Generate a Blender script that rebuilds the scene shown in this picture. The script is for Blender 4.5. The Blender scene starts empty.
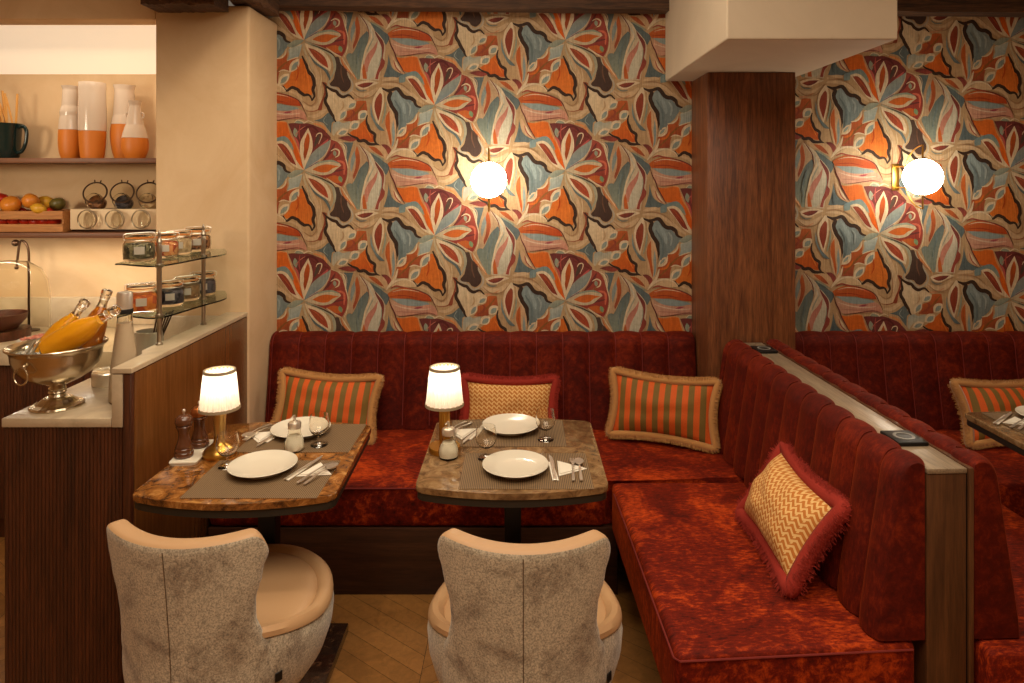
import bpy, bmesh, math, random
from mathutils import Vector, Matrix, noise
random.seed(7)
PI = math.pi
C = bpy.context.scene.collection
CAMZ = 1.7; F = 683.0; CX, CY = 520.0, 180.0; WALLY = 3.6

def atY(px, py, Y):
    return Vector(((px-CX)/F*Y, Y, CAMZ-(py-CY)/F*Y))
def atZ(px, py, Z):
    Y = F*(CAMZ-Z)/(py-CY)
    return Vector(((px-CX)/F*Y, Y, Z))
def lin(c):
    return tuple(((v/255)/12.92 if v/255 <= 0.04045 else ((v/255+0.055)/1.055)**2.4) for v in c)

# ---------------------------------------------------------------- object helpers
def link_mesh(name, me, mats, parent=None):
    o = bpy.data.objects.new(name, me)
    C.objects.link(o)
    for m in (mats if isinstance(mats, (list, tuple)) else [mats]):
        me.materials.append(m)
    if parent: o.parent = parent
    return o
def obj(name, bm, mats, parent=None, smooth=True, ang=40):
    """link a bmesh as one mesh object; world coordinates kept (parent has only a translation/rotation)"""
    bmesh.ops.recalc_face_normals(bm, faces=bm.faces[:])
    me = bpy.data.meshes.new(name)
    if smooth:
        for f in bm.faces: f.smooth = True
        for e in bm.edges:
            if len(e.link_faces) == 2 and e.calc_face_angle(0) > math.radians(ang): e.smooth = False
    bm.to_mesh(me); bm.free()
    return link_mesh(name, me, mats, parent)
def tag(o, label, cat, group=None, kind=None):
    o['label'] = label; o['category'] = cat
    if group: o['group'] = group
    if kind: o['kind'] = kind
    return o
def thing(name, label, cat, loc=(0,0,0), rz=0, group=None):
    o = bpy.data.objects.new(name, None); C.objects.link(o)
    o.empty_display_size = .05
    o.location = loc; o.rotation_euler = (0,0,rz)
    return tag(o, label, cat, group)
def struct(name, bm, m, label=None, smooth=False, parent=None):
    o = obj(name, bm, m, parent, smooth=smooth)
    o['kind'] = 'structure'
    if label: o['label'] = label
    return o
def dup(root, loc, rz=None, label=None, group=None):
    r = root.copy(); C.objects.link(r); r.location = loc
    if rz is not None: r.rotation_euler = (r.rotation_euler[0], r.rotation_euler[1], rz)
    if label: r['label'] = label
    if group: r['group'] = group
    for ch in list(root.children):
        c = ch.copy(); C.objects.link(c); c.parent = r
        for g in list(ch.children):
            d = g.copy(); C.objects.link(d); d.parent = c
    return r

# ---------------------------------------------------------------- shape helpers
def B(): return bmesh.new()
def box(bm, x0, x1, y0, y1, z0, z1, bev=0, seg=2, mat=0, M=None):
    vs = [bm.verts.new(v) for v in ((x0,y0,z0),(x1,y0,z0),(x1,y1,z0),(x0,y1,z0),(x0,y0,z1),(x1,y0,z1),(x1,y1,z1),(x0,y1,z1))]
    fs = [bm.faces.new([vs[i] for i in q]) for q in ((3,2,1,0),(4,5,6,7),(0,1,5,4),(1,2,6,5),(2,3,7,6),(3,0,4,7))]
    for f in fs: f.material_index = mat
    if bev:
        es = list({e for f in fs for e in f.edges})
        r = bmesh.ops.bevel(bm, geom=es, offset=bev, segments=seg, affect='EDGES', profile=.5)
        vs = list({v for f in r['faces'] for v in f.verts} | {v for v in vs if v.is_valid})
        for f in r['faces']: f.material_index = mat
    if M: bmesh.ops.transform(bm, matrix=M, verts=vs)
    return bm
def prism(bm, pts, z0, z1, bev=0, seg=3, bevv=0, mat=0, M=None):
    lo = [bm.verts.new((p[0],p[1],z0)) for p in pts]; hi = [bm.verts.new((p[0],p[1],z1)) for p in pts]
    n = len(pts); fs = [bm.faces.new(lo[::-1]), bm.faces.new(hi)]
    ring = list(fs[0].edges)+list(fs[1].edges); side = []
    for i in range(n):
        f = bm.faces.new((lo[i], lo[(i+1)%n], hi[(i+1)%n], hi[i])); fs.append(f)
    for f in fs: f.material_index = mat
    vs = lo+hi
    if bev:
        es = list({e for f in fs for e in f.edges}) if bevv else ring
        r = bmesh.ops.bevel(bm, geom=list(set(es)), offset=bev, segments=seg, affect='EDGES', profile=.5)
        vs = list({v for f in r['faces'] for v in f.verts} | {v for v in vs if v.is_valid})
        for f in r['faces']: f.material_index = mat
    if M: bmesh.ops.transform(bm, matrix=M, verts=vs)
    return bm
def lathe(bm, prof, cx=0, cy=0, cz=0, n=28, mat=0, M=None, cap=True, ribs=0, ribd=0, closed=False):
    """prof: list of (r, z)"""
    rings = []
    for r, z in prof:
        ring = []
        for k in range(n):
            a = 2*PI*k/n
            rr = r*(1+ribd*math.cos(ribs*a)) if ribs else r
            v = Vector((rr*math.cos(a), rr*math.sin(a), z))
            if M: v = M @ v
            ring.append(bm.verts.new((v.x+cx, v.y+cy, v.z+cz)))
        rings.append(ring)
    m = len(rings)
    for i in range(m if closed else m-1):
        a, b = rings[i], rings[(i+1) % m]
        for k in range(n):
            f = bm.faces.new((a[k], a[(k+1)%n], b[(k+1)%n], b[k])); f.material_index = mat
    if cap and not closed:
        for ring, rv in ((rings[0], True), (rings[-1], False)):
            f = bm.faces.new(ring[::-1] if rv else ring); f.material_index = mat
    return bm
def catmull(pts, sub=6, closed=False):
    P = [Vector(p) for p in pts]; n = len(P); out = []
    rng = range(n) if closed else range(n-1)
    for i in rng:
        p0 = P[(i-1)%n] if closed or i > 0 else P[0]
        p1 = P[i]; p2 = P[(i+1)%n]
        p3 = P[(i+2)%n] if closed or i+2 < n else P[-1]
        for s in range(sub):
            t = s/sub
            out.append(.5*((2*p1)+(-p0+p2)*t+(2*p0-5*p1+4*p2-p3)*t*t+(-p0+3*p1-3*p2+p3)*t**3))
    if not closed: out.append(P[-1].copy())
    return out
def tube(bm, pts, r, n=8, mat=0, closed=False, flat=1.0):
    P = [Vector(p) for p in pts]; m = len(P); rings = []
    R = r if isinstance(r, (list, tuple)) else [r]*m
    up = None
    for i, p in enumerate(P):
        a = P[i-1] if (i > 0 or closed) else p
        b = P[(i+1)%m] if (i < m-1 or closed) else p
        t = (b-a).normalized() if (b-a).length > 1e-9 else Vector((0,0,1))
        if up is None: up = Vector((0,0,1)) if abs(t.z) < .9 else Vector((1,0,0))
        s = t.cross(up).normalized(); up = s.cross(t).normalized()
        rings.append([bm.verts.new(p+s*math.cos(2*PI*k/n)*R[i]+up*math.sin(2*PI*k/n)*R[i]*flat) for k in range(n)])
    for i in range(m if closed else m-1):
        a, b = rings[i], rings[(i+1)%m]
        for k in range(n):
            f = bm.faces.new((a[k], a[(k+1)%n], b[(k+1)%n], b[k])); f.material_index = mat
    if not closed:
        bm.faces.new(rings[0][::-1]).material_index = mat; bm.faces.new(rings[-1]).material_index = mat
    return bm
def ball(bm, c, r, sx=1, sy=1, sz=1, mat=0, n=16):
    k = n//2
    lathe(bm, [(max(1e-4, r*math.sin(PI*i/k)), -r*math.cos(PI*i/k)) for i in range(k+1)], n=n, mat=mat,
          M=Matrix.Diagonal((sx,sy,sz,1)), cx=c[0], cy=c[1], cz=c[2])
    return bm
def grid(bm, nu, nv, fn, mat=0, closeu=False):
    V = [[bm.verts.new(fn(i/(nu if closeu else nu), j/nv)) for j in range(nv+1)] for i in range(nu if closeu else nu+1)]
    N = len(V)
    for i in range(nu):
        for j in range(nv):
            a = V[i]; b = V[(i+1)%N]
            try:
                f = bm.faces.new((a[j], b[j], b[j+1], a[j+1])); f.material_index = mat
            except ValueError: pass
    return V

# ---------------------------------------------------------------- material helpers
def mat(name, color=(200,200,200), rough=.5, metal=0, **kw):
    m = bpy.data.materials.new(name); m.use_nodes = True
    b = m.node_tree.nodes['Principled BSDF']
    b.inputs['Base Color'].default_value = (*lin(color), 1)
    b.inputs['Roughness'].default_value = rough; b.inputs['Metallic'].default_value = metal
    for k, v in kw.items(): b.inputs[k.replace('_', ' ')].default_value = v
    return m
class NT:
    def __init__(s, m): s.m = m; s.t = m.node_tree; s.b = s.t.nodes['Principled BSDF']
    def n(s, ty, **kw):
        x = s.t.nodes.new(ty)
        for k, v in kw.items():
            if k.startswith('i_'): x.inputs[k[2:].replace('_', ' ')].default_value = v
            else: setattr(x, k, v)
        return x
    def l(s, a, b): s.t.links.new(a, b)
    def coord(s, scale=(1,1,1), rot=(0,0,0), kind='Object'):
        tc = s.n('ShaderNodeTexCoord'); mp = s.n('ShaderNodeMapping')
        mp.inputs['Scale'].default_value = scale; mp.inputs['Rotation'].default_value = rot
        s.l(tc.outputs[kind], mp.inputs[0]); return mp.outputs[0]
    def noise(s, co, scale=5, detail=4, rough=.5, dist=0):
        x = s.n('ShaderNodeTexNoise'); x.inputs['Scale'].default_value = scale; x.inputs['Detail'].default_value = detail
        x.inputs['Roughness'].default_value = rough; x.inputs['Distortion'].default_value = dist
        s.l(co, x.inputs['Vector']); return x.outputs['Fac']
    def ramp(s, fac, stops, interp='LINEAR'):
        x = s.n('ShaderNodeValToRGB'); e = x.color_ramp; e.interpolation = interp
        while len(e.elements) < len(stops): e.elements.new(.5)
        for el, (p, c) in zip(e.elements, stops):
            el.position = p; el.color = (*lin(c), 1) if len(c) == 3 else c
        s.l(fac, x.inputs[0]); return x.outputs[0]
    def bump(s, h, strength=.3, dist=.002):
        x = s.n('ShaderNodeBump'); x.inputs['Strength'].default_value = strength; x.inputs['Distance'].default_value = dist
        s.l(h, x.inputs['Height']); s.l(x.outputs[0], s.b.inputs['Normal']); return x
    def mix(s, a, b, fac, mode='MIX'):
        x = s.n('ShaderNodeMix', data_type='RGBA', blend_type=mode)
        if isinstance(fac, (int, float)): x.inputs[0].default_value = fac
        else: s.l(fac, x.inputs[0])
        for k, v in ((6, a), (7, b)):
            if isinstance(v, tuple): x.inputs[k].default_value = (*lin(v), 1)
            else: s.l(v, x.inputs[k])
        return x.outputs[2]

def wood(name, dark, light, rough=.4, axis='Z', fine=60, grain=.5, **kw):
    m = mat(name, light, rough, **kw); t = NT(m)
    sc = {'Z': (14,14,.9), 'X': (.9,14,14), 'Y': (14,.9,14)}[axis]
    co = t.coord(sc)
    a = t.noise(co, 2.2, 5, .6, 1.2)
    co2 = t.coord(tuple(v*5 for v in sc)); b = t.noise(co2, 3, 3, .6)
    c1 = t.ramp(a, [(.3, dark), (.7, light)])
    c2 = t.ramp(b, [(.35, (110,110,110)), (.6, (255,255,255))])
    t.l(t.mix(c1, c2, grain, 'MULTIPLY'), t.b.inputs['Base Color'])
    t.bump(b, .12, .001)
    return m
def velvet(name, dark, mid, light, sc=(1,1,1)):
    m = mat(name, mid, .75); t = NT(m)
    co = t.coord(sc)
    big = t.noise(co, 4.5, 6, .72, .8)
    cof = t.coord((sc[0]*2.2, sc[1]*7, sc[2]*2.2)); fine = t.noise(cof, 16, 5, .75, .4)
    ad = t.n('ShaderNodeMath', operation='ADD'); t.l(big, ad.inputs[0]); t.l(fine, ad.inputs[1])
    ml = t.n('ShaderNodeMath', operation='MULTIPLY'); ml.inputs[1].default_value = .5; t.l(ad.outputs[0], ml.inputs[0])
    col = t.ramp(ml.outputs[0], [(.36, dark), (.5, mid), (.63, light)])
    t.l(col, t.b.inputs['Base Color'])
    t.b.inputs['Sheen Weight'].default_value = .2; t.b.inputs['Sheen Roughness'].default_value = .35
    t.b.inputs['Sheen Tint'].default_value = (*lin((255,104,30)), 1)
    t.b.inputs['Specular IOR Level'].default_value = .15
    t.bump(fine, .25, .002)
    return m
def marble(name, base, dark, vein, scale=6, rough=.15, coat=.3):
    m = mat(name, base, rough); t = NT(m); co = t.coord()
    a = t.noise(co, scale, 8, .65, 1.5)
    c1 = t.ramp(a, [(.35, dark), (.55, base), (.75, vein)])
    v = t.n('ShaderNodeTexVoronoi', feature='DISTANCE_TO_EDGE'); v.inputs['Scale'].default_value = scale*2.2
    nn = t.n('ShaderNodeTexNoise'); nn.inputs['Scale'].default_value = scale*1.5; nn.inputs['Detail'].default_value = 6
    t.l(co, nn.inputs['Vector'])
    add = t.n('ShaderNodeVectorMath', operation='ADD'); sc = t.n('ShaderNodeVectorMath', operation='SCALE'); sc.inputs['Scale'].default_value = .25
    t.l(nn.outputs['Color'], sc.inputs[0]); t.l(co, add.inputs[0]); t.l(sc.outputs[0], add.inputs[1]); t.l(add.outputs[0], v.inputs['Vector'])
    f = t.ramp(v.outputs['Distance'], [(0, (120,120,120)), (.05, (0,0,0))])
    t.l(t.mix(c1, vein, f), t.b.inputs['Base Color'])
    t.b.inputs['Coat Weight'].default_value = coat
    return m
# ================================================================ lights and camera
def area(name, loc, size, power, col=(255,239,214), rot=(0,0,0), sy=None):
    l = bpy.data.lights.new(name, 'AREA'); l.energy = power; l.color = lin(col)[:3]
    l.size = size
    if sy: l.shape = 'RECTANGLE'; l.size_y = sy
    o = bpy.data.objects.new(name, l); o.location = loc; o.rotation_euler = rot; C.objects.link(o); return o
def spot(name, loc, target, power, angle=60, blend=.6, col=(255,236,206), r=.05):
    l = bpy.data.lights.new(name, 'SPOT'); l.energy = power; l.color = lin(col)[:3]; l.spot_size = math.radians(angle); l.spot_blend = blend
    l.shadow_soft_size = r
    o = bpy.data.objects.new(name, l); o.location = loc
    o.rotation_euler = (Vector(target)-Vector(loc)).to_track_quat('-Z', 'Y').to_euler(); C.objects.link(o); return o
def point(name, loc, power, col=(255,216,160), r=.03):
    l = bpy.data.lights.new(name, 'POINT'); l.energy = power; l.color = lin(col)[:3]; l.shadow_soft_size = r
    o = bpy.data.objects.new(name, l); o.location = loc; C.objects.link(o); return o
# ================================================================ wallpaper motif (drawn once, repeated in a half-drop)
SC = 11.3875
OR = {1:(535,100), 2:(610,100), 3:(535,145), 4:(610,145), 5:(535,190), 6:(610,190), 7:(590,225)}
F0 = (565.3, 171.5)
TAN=(190,156,114); CREAM=(226,202,166); PALE=(208,176,136); SLATE=(98,110,110); BLUE=(140,154,152); SAGE=(150,157,136)
BROWN=(62,42,30); DBROWN=(84,66,54); ORANGE=(212,108,36); ORANGE2=(194,100,44); RUST=(150,72,46); MAROON=(112,52,48)
PINK=(206,142,118); RED=(160,74,58); WHITE=(214,204,180); LORANGE=(222,146,88); LB=(150,164,162)
MOTIF = []
def _cv(o, pts): return [((x/SC+OR[o][0]-F0[0]), (y/SC+OR[o][1]-F0[1])) for x, y in pts]
def smooth_closed(P, sub=3):
    n = len(P); out = []
    V = [Vector(p) for p in P]
    def tan(i):
        a = V[i]-V[i-1]; b = V[(i+1)%n]-V[i]
        if a.length < 1e-6 or b.length < 1e-6: return Vector((0,0))
        if a.angle(b) > math.radians(80): return Vector((0,0))
        return (V[(i+1)%n]-V[i-1])*.5
    T = [tan(i) for i in range(n)]
    for i in range(n):
        p, q = V[i], V[(i+1)%n]; m0, m1 = T[i], T[(i+1)%n]
        L = (q-p).length
        m0 = m0.normalized()*min(m0.length, L) if m0.length else m0
        m1 = m1.normalized()*min(m1.length, L) if m1.length else m1
        for s in range(sub):
            t = s/sub
            out.append(p*(2*t**3-3*t*t+1)+m0*(t**3-2*t*t+t)+q*(-2*t**3+3*t*t)+m1*(t**3-t*t))
    return out
def S(col, o, pts, col2=None, axis=None):
    """filled shape; optional second colour across the shape (printed shading of the pattern)"""
    P = smooth_closed(_cv(o, pts))
    MOTIF.append(('f', P, col, col2, axis))
def L(col, o, pts, w=14, taper=True):
    """brush stroke"""
    q = [Vector((x,y)) for x, y in _cv(o, pts)]
    scal = 0
    if col is BROWN and w >= 24: w *= 1.4; scal = .9
    q = [v.xy for v in catmull([v.to_3d() for v in q], 7 if scal else 4)]
    n = len(q); left = []; right = []
    if scal:
        acc = 0; qq = []
        for i, p in enumerate(q):
            if i: acc += (q[i]-q[i-1]).length
            d = (q[min(i+1, n-1)]-q[max(i-1, 0)]).normalized()
            qq.append(p+Vector((-d.y, d.x))*scal*(abs(math.sin(acc/11*math.pi))-.5))
        q = qq
    for i, p in enumerate(q):
        d = (q[min(i+1, n-1)]-q[max(i-1, 0)])
        d = d.normalized() if d.length else Vector((1,0))
        nr = Vector((-d.y, d.x)); u = i/(n-1)
        ww = w/SC/2*(min(1, .35+2.2*min(u, 1-u)) if taper else 1)
        left.append(p+nr*ww); right.append(p-nr*ww)
    MOTIF.append(('s', left, right, col))
def lens(col, o, a, b, w, col2=None):
    a = Vector(a); b = Vector(b); d = (b-a); nr = Vector((-d.y, d.x)).normalized()
    pts = []
    for t, k in ((0,0), (.25,.8), (.5,1), (.75,.75), (1,0), (.75,-.75), (.5,-1), (.25,-.8)):
        pts.append(tuple(a+d*t+nr*w*.5*k))
    S(col, o, pts, col2)
def bead(o, a, b, w):
    w *= 1.3
    lens(CREAM, o, a, b, w)
    A = Vector(a); Bv = Vector(b); d = Bv-A; nr = Vector((-d.y, d.x)).normalized()*w*.08
    lens(BLUE, o, tuple(A+d*.16-nr), tuple(A+d*.86-nr), w*.55, SAGE)

# grounds
S(SLATE,4,[(185,180),(228,210),(222,290),(190,390),(160,500),(140,640),(125,735),(95,730),(50,660),(0,560),(-30,480),(-10,440),(45,430),(80,370),(120,270),(150,215)],SAGE)
S(SLATE,4,[(240,80),(330,130),(400,190),(455,230),(462,270),(425,345),(380,290),(330,230),(290,170),(250,110)])
S(SLATE,6,[(445,20),(425,110),(395,195),(560,200),(620,165),(540,130),(490,80),(465,0),(450,-70)])
S(SLATE,1,[(640,130),(600,160),(540,210),(455,235),(560,260),(600,310),(655,385),(662,260),(700,240),(665,200)])
S(SLATE,3,[(790,-40),(911,-45),(880,60),(850,170),(842,260),(850,330),(826,170),(812,60)])
S(SAGE,1,[(240,245),(300,222),(345,250),(320,275),(250,275)])
# big tan swoosh strokes
L(PALE,5,[(150,350),(280,400),(330,500),(420,560),(520,500),(520,340),(500,180),(450,60),(400,-40)],50)
L(PALE,5,[(390,640),(480,640),(560,590),(600,560)],40)
L(CREAM,5,[(0,300),(80,310),(150,350)],26)
L(PALE,6,[(10,340),(100,400),(220,400),(330,320)],60)
L(PALE,6,[(380,235),(480,215),(560,215)],40)
L(PALE,6,[(370,280),(520,280),(640,330),(760,430),(860,500)],45)
L((210,150,110),6,[(60,450),(150,440),(230,400)],18)
# blue wing
S(BLUE,2,[(480,-60),(540,-112),(590,-80),(632,-25),(700,0),(760,60),(815,92),(785,140),(765,165),(735,215),(690,255),(652,290),(620,355),(580,390),(550,402),(565,300),(555,180),(510,90),(480,30),(470,0)],(120,132,130))
L((150,164,162),2,[(560,-60),(620,60),(640,160)],40)
# cream wing
S((226,204,168),7,[(-16,-85),(30,-50),(90,-40),(130,20),(230,30),(300,62),(300,120),(210,170),(190,230),(130,290),(92,310),(60,250),(40,190),(10,130),(-25,60),(-30,0)],(214,186,146))
# rust squiggle
S(RUST,5,[(545,252),(600,262),(600,320),(590,390),(560,480),(545,570),(498,572),(530,490),(560,420),(575,350),(565,300)])
L(RUST,5,[(365,580),(440,585),(500,570),(545,520)],9)
# orange wing of the flower
S(ORANGE,5,[(290,-10),(330,-10),(365,40),(390,110),(430,180),(445,260),(435,330),(438,405),(390,390),(335,385),(290,335),(240,305),(190,305),(150,325),(108,292),(170,230),(195,150),(240,90)],(220,122,44))
L(BROWN,5,[(318,-45),(355,15),(385,110),(435,180),(462,240),(450,330),(462,400),(440,465)],28)
L(BROWN,5,[(440,465),(400,405),(345,395),(295,370),(262,330),(210,318),(150,350),(98,298)],26)
# second orange wing
S(ORANGE,7,[(340,345),(440,260),(432,350),(465,420),(512,470),(520,535),(470,535),(425,512),(370,515),(330,510),(280,470),(235,432),(290,390)],(202,90,30))
# leaf with scalloped edge below flower
S(ORANGE2,2,[(545,425),(610,400),(640,370),(655,285),(720,270),(765,230),(778,160),(790,220),(775,285),(840,275),(895,265),(860,300),(825,350),(815,410),(760,400),(705,420),(685,480),(680,545),(600,550),(540,545),(545,480)],RUST)
L((140,90,40),2,[(560,530),(640,450),(740,340),(800,300)],20)
L(ORANGE,2,[(560,450),(640,430),(680,360)],22)
L(CREAM,2,[(545,412),(600,402),(640,365),(655,290)],22); L(CREAM,2,[(655,272),(720,258),(765,215),(776,155)],18)
L(CREAM,2,[(690,420),(740,400),(810,415)],14)
# the same leaf in the second spray
S(ORANGE2,7,[(210,185),(300,150),(322,70),(425,70),(440,180),(350,200),(342,280),(240,300),(160,292),(205,240)],RUST)
L((140,90,40),7,[(230,270),(330,190),(410,90)],18)
L(RUST,7,[(200,280),(260,250),(290,200),(260,170)],26)
# grey patches
S((160,168,158),7,[(110,300),(160,320),(240,300),(250,340),(240,380),(200,400),(110,400),(60,470),(40,450),(50,330)],(196,182,152))
S((186,190,176),3,[(170,390),(215,350),(330,330),(300,430),(280,480),(210,495),(148,525),(175,455)],(150,164,160))
L(CREAM,3,[(148,525),(210,500),(285,478)],12)
L(CREAM,3,[(170,385),(250,355),(330,330)],10)
# beads
bead(3,(290,500),(178,655),72); bead(5,(175,158),(50,285),72)
bead(7,(315,80),(205,150),62); bead(7,(200,160),(115,290),62)
bead(7,(432,182),(335,275),78); bead(7,(350,305),(235,385),78); bead(7,(225,395),(90,450),62)
bead(2,(640,305),(550,405),40)
# brown outlines
L(BROWN,7,[(212,440),(300,482),(345,520),(400,515),(450,552),(530,562),(590,580)],26)
L(BROWN,7,[(435,230),(437,330),(470,400),(520,450),(528,520),(550,565)],24)
L(BROWN,5,[(560,262),(612,305),(660,345),(715,355),(745,405),(790,418),(850,402),(915,445)],24)
L(BROWN,5,[(592,290),(605,380),(590,460),(612,530),(650,590),(680,655),(712,705)],26)
L(BROWN,6,[(365,325),(430,340),(470,370),(463,440),(480,510),(520,565),(548,655),(545,755),(535,840)],32)
L(BROWN,6,[(430,348),(480,338),(540,330),(590,362),(635,425),(700,428),(742,465),(772,515),(825,545)],32)
# dark lobe
S(DBROWN,5,[(640,-85),(695,-35),(740,-30),(760,30),(830,95),(838,170),(875,240),(872,310),(820,362),(765,348),(735,310),(660,300),(638,272),(680,220),(700,130),(700,40),(690,-20)],(72,50,42))
L((186,174,152),5,[(690,60),(690,130),(655,205),(622,262),(645,305),(705,322),(745,352),(780,388),(830,382),(885,340),(898,270),(852,180),(838,100),(775,50),(752,-15)],20)
# fan of the flower
S(MAROON,1,[(165,268),(220,400),(270,520),(310,683),(345,797),(450,690),(560,590),(655,450),(610,380),(560,330),(490,300),(440,280),(380,265),(300,268),(230,262)],(130,56,50))
S(RED,3,[(650,-62),(730,-30),(790,60),(825,170),(838,290),(820,400),(780,475),(720,455),(610,390),(345,290),(560,170),(620,60)],(150,58,46))
L(MAROON,3,[(560,180),(640,90),(700,-20)],30); L((150,90,60),3,[(640,180),(700,140),(760,110)],24)
L((214,110,84),3,[(720,180),(800,210),(800,340)],26); L(MAROON,3,[(620,330),(700,300),(800,280)],22)
L((196,92,82),1,[(290,600),(270,480),(230,420)],24); L((190,90,84),1,[(470,680),(520,560),(620,450)],36)
L((96,38,34),1,[(330,330),(440,300),(520,380)],26); L((110,46,36),1,[(430,340),(540,400),(620,430)],20)
# outlines of the fan
L(CREAM,1,[(230,262),(270,228),(330,245),(345,262),(400,238),(470,275)],14)
L(LORANGE,1,[(450,268),(520,285),(575,320),(605,372)],24)
L(CREAM,1,[(730,478),(790,515),(820,600),(818,683)],16); L((196,170,140),1,[(770,480),(820,520),(835,600)],10)
L(CREAM,3,[(780,-10),(800,80),(830,190),(852,300),(832,410),(800,480)],12)
L(CREAM,3,[(600,375),(690,440),(770,480)],16)
# eyelets
lens(SAGE,1,(240,315),(255,430),50); lens(DBROWN,1,(525,380),(460,540),40); L(CREAM,1,[(480,420),(500,385),(540,380),(545,420),(510,500)],12)
L(CREAM,3,[(650,70),(700,45),(745,70),(735,120),(700,140)],16); lens(SAGE,3,(690,60),(700,130),40)
S(ORANGE2,3,[(600,370),(700,345),(790,390),(770,430),(700,430)]); lens((128,150,110),3,(745,350),(775,425),46)
# blue petal between the fans
S((150,154,140),3,[(345,285),(385,180),(440,90),(520,20),(600,-30),(645,-62),(625,40),(575,125),(500,190),(400,255)],(128,142,146))
L((206,178,146),3,[(400,245),(500,185),(578,120),(630,30),(648,-60)],12); L((110,90,120),3,[(400,250),(450,225),(510,185)],12)
# top petal
S(CREAM,1,[(393,318),(350,390),(308,470),(298,560),(305,640),(325,720),(345,797),(370,730),(412,640),(442,560),(442,470),(425,400)])
S((190,88,26),1,[(390,368),(362,430),(345,500),(345,570),(338,620),(355,690),(378,620),(400,540),(412,440)],(150,66,30))
# orange strip of the flower
S(ORANGE,1,[(-100,252),(0,265),(80,248),(150,262),(175,340),(200,400),(240,470),(280,580),(320,720),(345,795),(305,785),(270,720),(230,600),(190,500),(140,430),(70,428),(0,415),(-40,370)],(226,98,16))
L(LORANGE,1,[(148,252),(178,350),(205,420),(248,490),(292,600),(320,700)],14); L(LORANGE,1,[(-20,262),(80,244),(150,254)],12)
# left petal
S((118,138,140),6,[(575,190),(640,160),(760,128),(835,205),(865,290),(790,230),(720,185),(650,200),(640,250),(575,262)],SAGE)
S(CREAM,6,[(645,198),(720,180),(790,215),(845,300),(885,390),(925,450),(978,512),(925,500),(850,460),(790,390),(740,315),(680,250)])
S(RUST,6,[(672,215),(730,212),(785,260),(838,345),(890,458),(825,425),(765,345),(712,272)],(136,50,34))
# sage leaf left of the centre
S((166,168,146),3,[(345,290),(250,285),(190,318),(148,352),(205,374),(300,332)],(140,150,136))
# right petal
S((204,184,150),3,[(345,290),(430,240),(510,195),(620,172),(740,200),(768,235),(715,275),(660,322),(560,345),(450,325),(380,300)])
L(SAGE,3,[(470,220),(560,190),(660,180),(740,205)],22)
S(ORANGE2,3,[(440,280),(510,240),(600,220),(700,235),(745,242),(670,268),(620,305),(540,312)],ORANGE)
# lower right petal and its bands
L((172,168,142),3,[(360,305),(450,345),(560,395),(650,450),(690,540),(690,640),(630,750)],34)
L(DBROWN,3,[(430,340),(520,372),(600,408),(665,445),(710,500)],16)
L(SLATE,3,[(400,430),(470,540),(580,620),(630,700),(640,745)],30)
S(CREAM,3,[(355,320),(440,358),(540,398),(612,465),(655,560),(642,645),(560,592),(480,535),(415,460),(375,385)])
S(RUST,3,[(392,375),(470,398),(560,460),(605,530),(622,608),(540,555),(460,480)],(176,74,44))
L((196,180,146),3,[(345,320),(350,400),(400,520),(450,640)],22)
# white petal
S((206,186,156),4,[(110,0),(180,40),(250,100),(300,180),(340,220),(400,300),(418,380),(408,480),(405,560),(365,640),(345,745),(150,740),(140,683),(150,590),(170,500),(190,390),(240,270),(232,230),(210,150),(150,60)])
S((190,120,104),4,[(330,290),(282,370),(220,440),(182,530),(180,640),(215,650),(250,520),(312,410)],PINK)
S(WHITE,4,[(338,285),(312,400),(262,500),(222,600),(215,728),(270,722),(340,600),(372,480),(367,380),(352,310)],(196,190,166))
S(MAROON,4,[(285,165),(340,235),(395,310),(402,400),(388,490),(412,530),(400,590),(350,660),(335,735),(300,730),(325,640),(352,570),(372,480),(378,390),(350,310),(310,230)],RED)
S(ORANGE2,6,[(172,40),(155,110),(162,215),(208,218),(195,130)])
L(CREAM,4,[(250,100),(262,240),(200,380),(170,500),(145,620),(135,735)],18)
L((120,56,44),4,[(118,-10),(170,60),(215,140),(232,240)],11)
L((150,158,140),4,[(290,250),(240,350),(205,430)],12); L((150,158,140),4,[(372,380),(372,470),(340,580)],10)
# leaf left of the white petal
S((190,156,120),4,[(92,0),(38,80),(5,180),(-5,300),(0,420),(40,442),(82,360),(132,262),(200,190),(212,168),(150,60),(110,0)])
S((140,150,144),4,[(65,65),(30,150),(18,250),(30,310),(58,220),(80,130)])
S(ORANGE2,4,[(95,10),(72,90),(82,160),(75,260),(48,350),(55,392),(98,310),(128,200),(122,100)],RUST)
# small petals
S(CREAM,6,[(68,272),(140,245),(250,235),(345,262),(250,302),(180,335),(108,322)])
S(RUST,6,[(95,290),(180,262),(285,258),(232,300),(160,318)],MAROON)
L((120,124,116),6,[(75,315),(130,352),(205,348)],14)
S(CREAM,7,[(585,-85),(520,10),(498,100),(510,200),(540,290),(570,345),(602,220),(628,100),(625,0),(605,-80)])
S(RUST,7,[(585,-25),(540,40),(520,120),(532,200),(565,300),(592,200),(607,100),(607,0)],(138,50,30))
S(BLUE,7,[(480,90),(500,220),(540,310),(580,350),(640,410),(575,400),(520,320),(478,220)],SLATE)
L(SAGE,7,[(650,80),(640,200),(605,330)],18)
S((210,170,128),7,[(690,150),(740,220),(770,350),(760,500),(735,620),(700,620),(650,450),(640,280)])
S(ORANGE2,7,[(692,180),(655,240),(645,340),(672,430),(690,520),(712,600),(716,520),(700,400),(697,290)],(180,84,30))
S((144,156,152),7,[(735,280),(720,400),(728,500),(715,600),(742,560),(755,430)])
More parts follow.
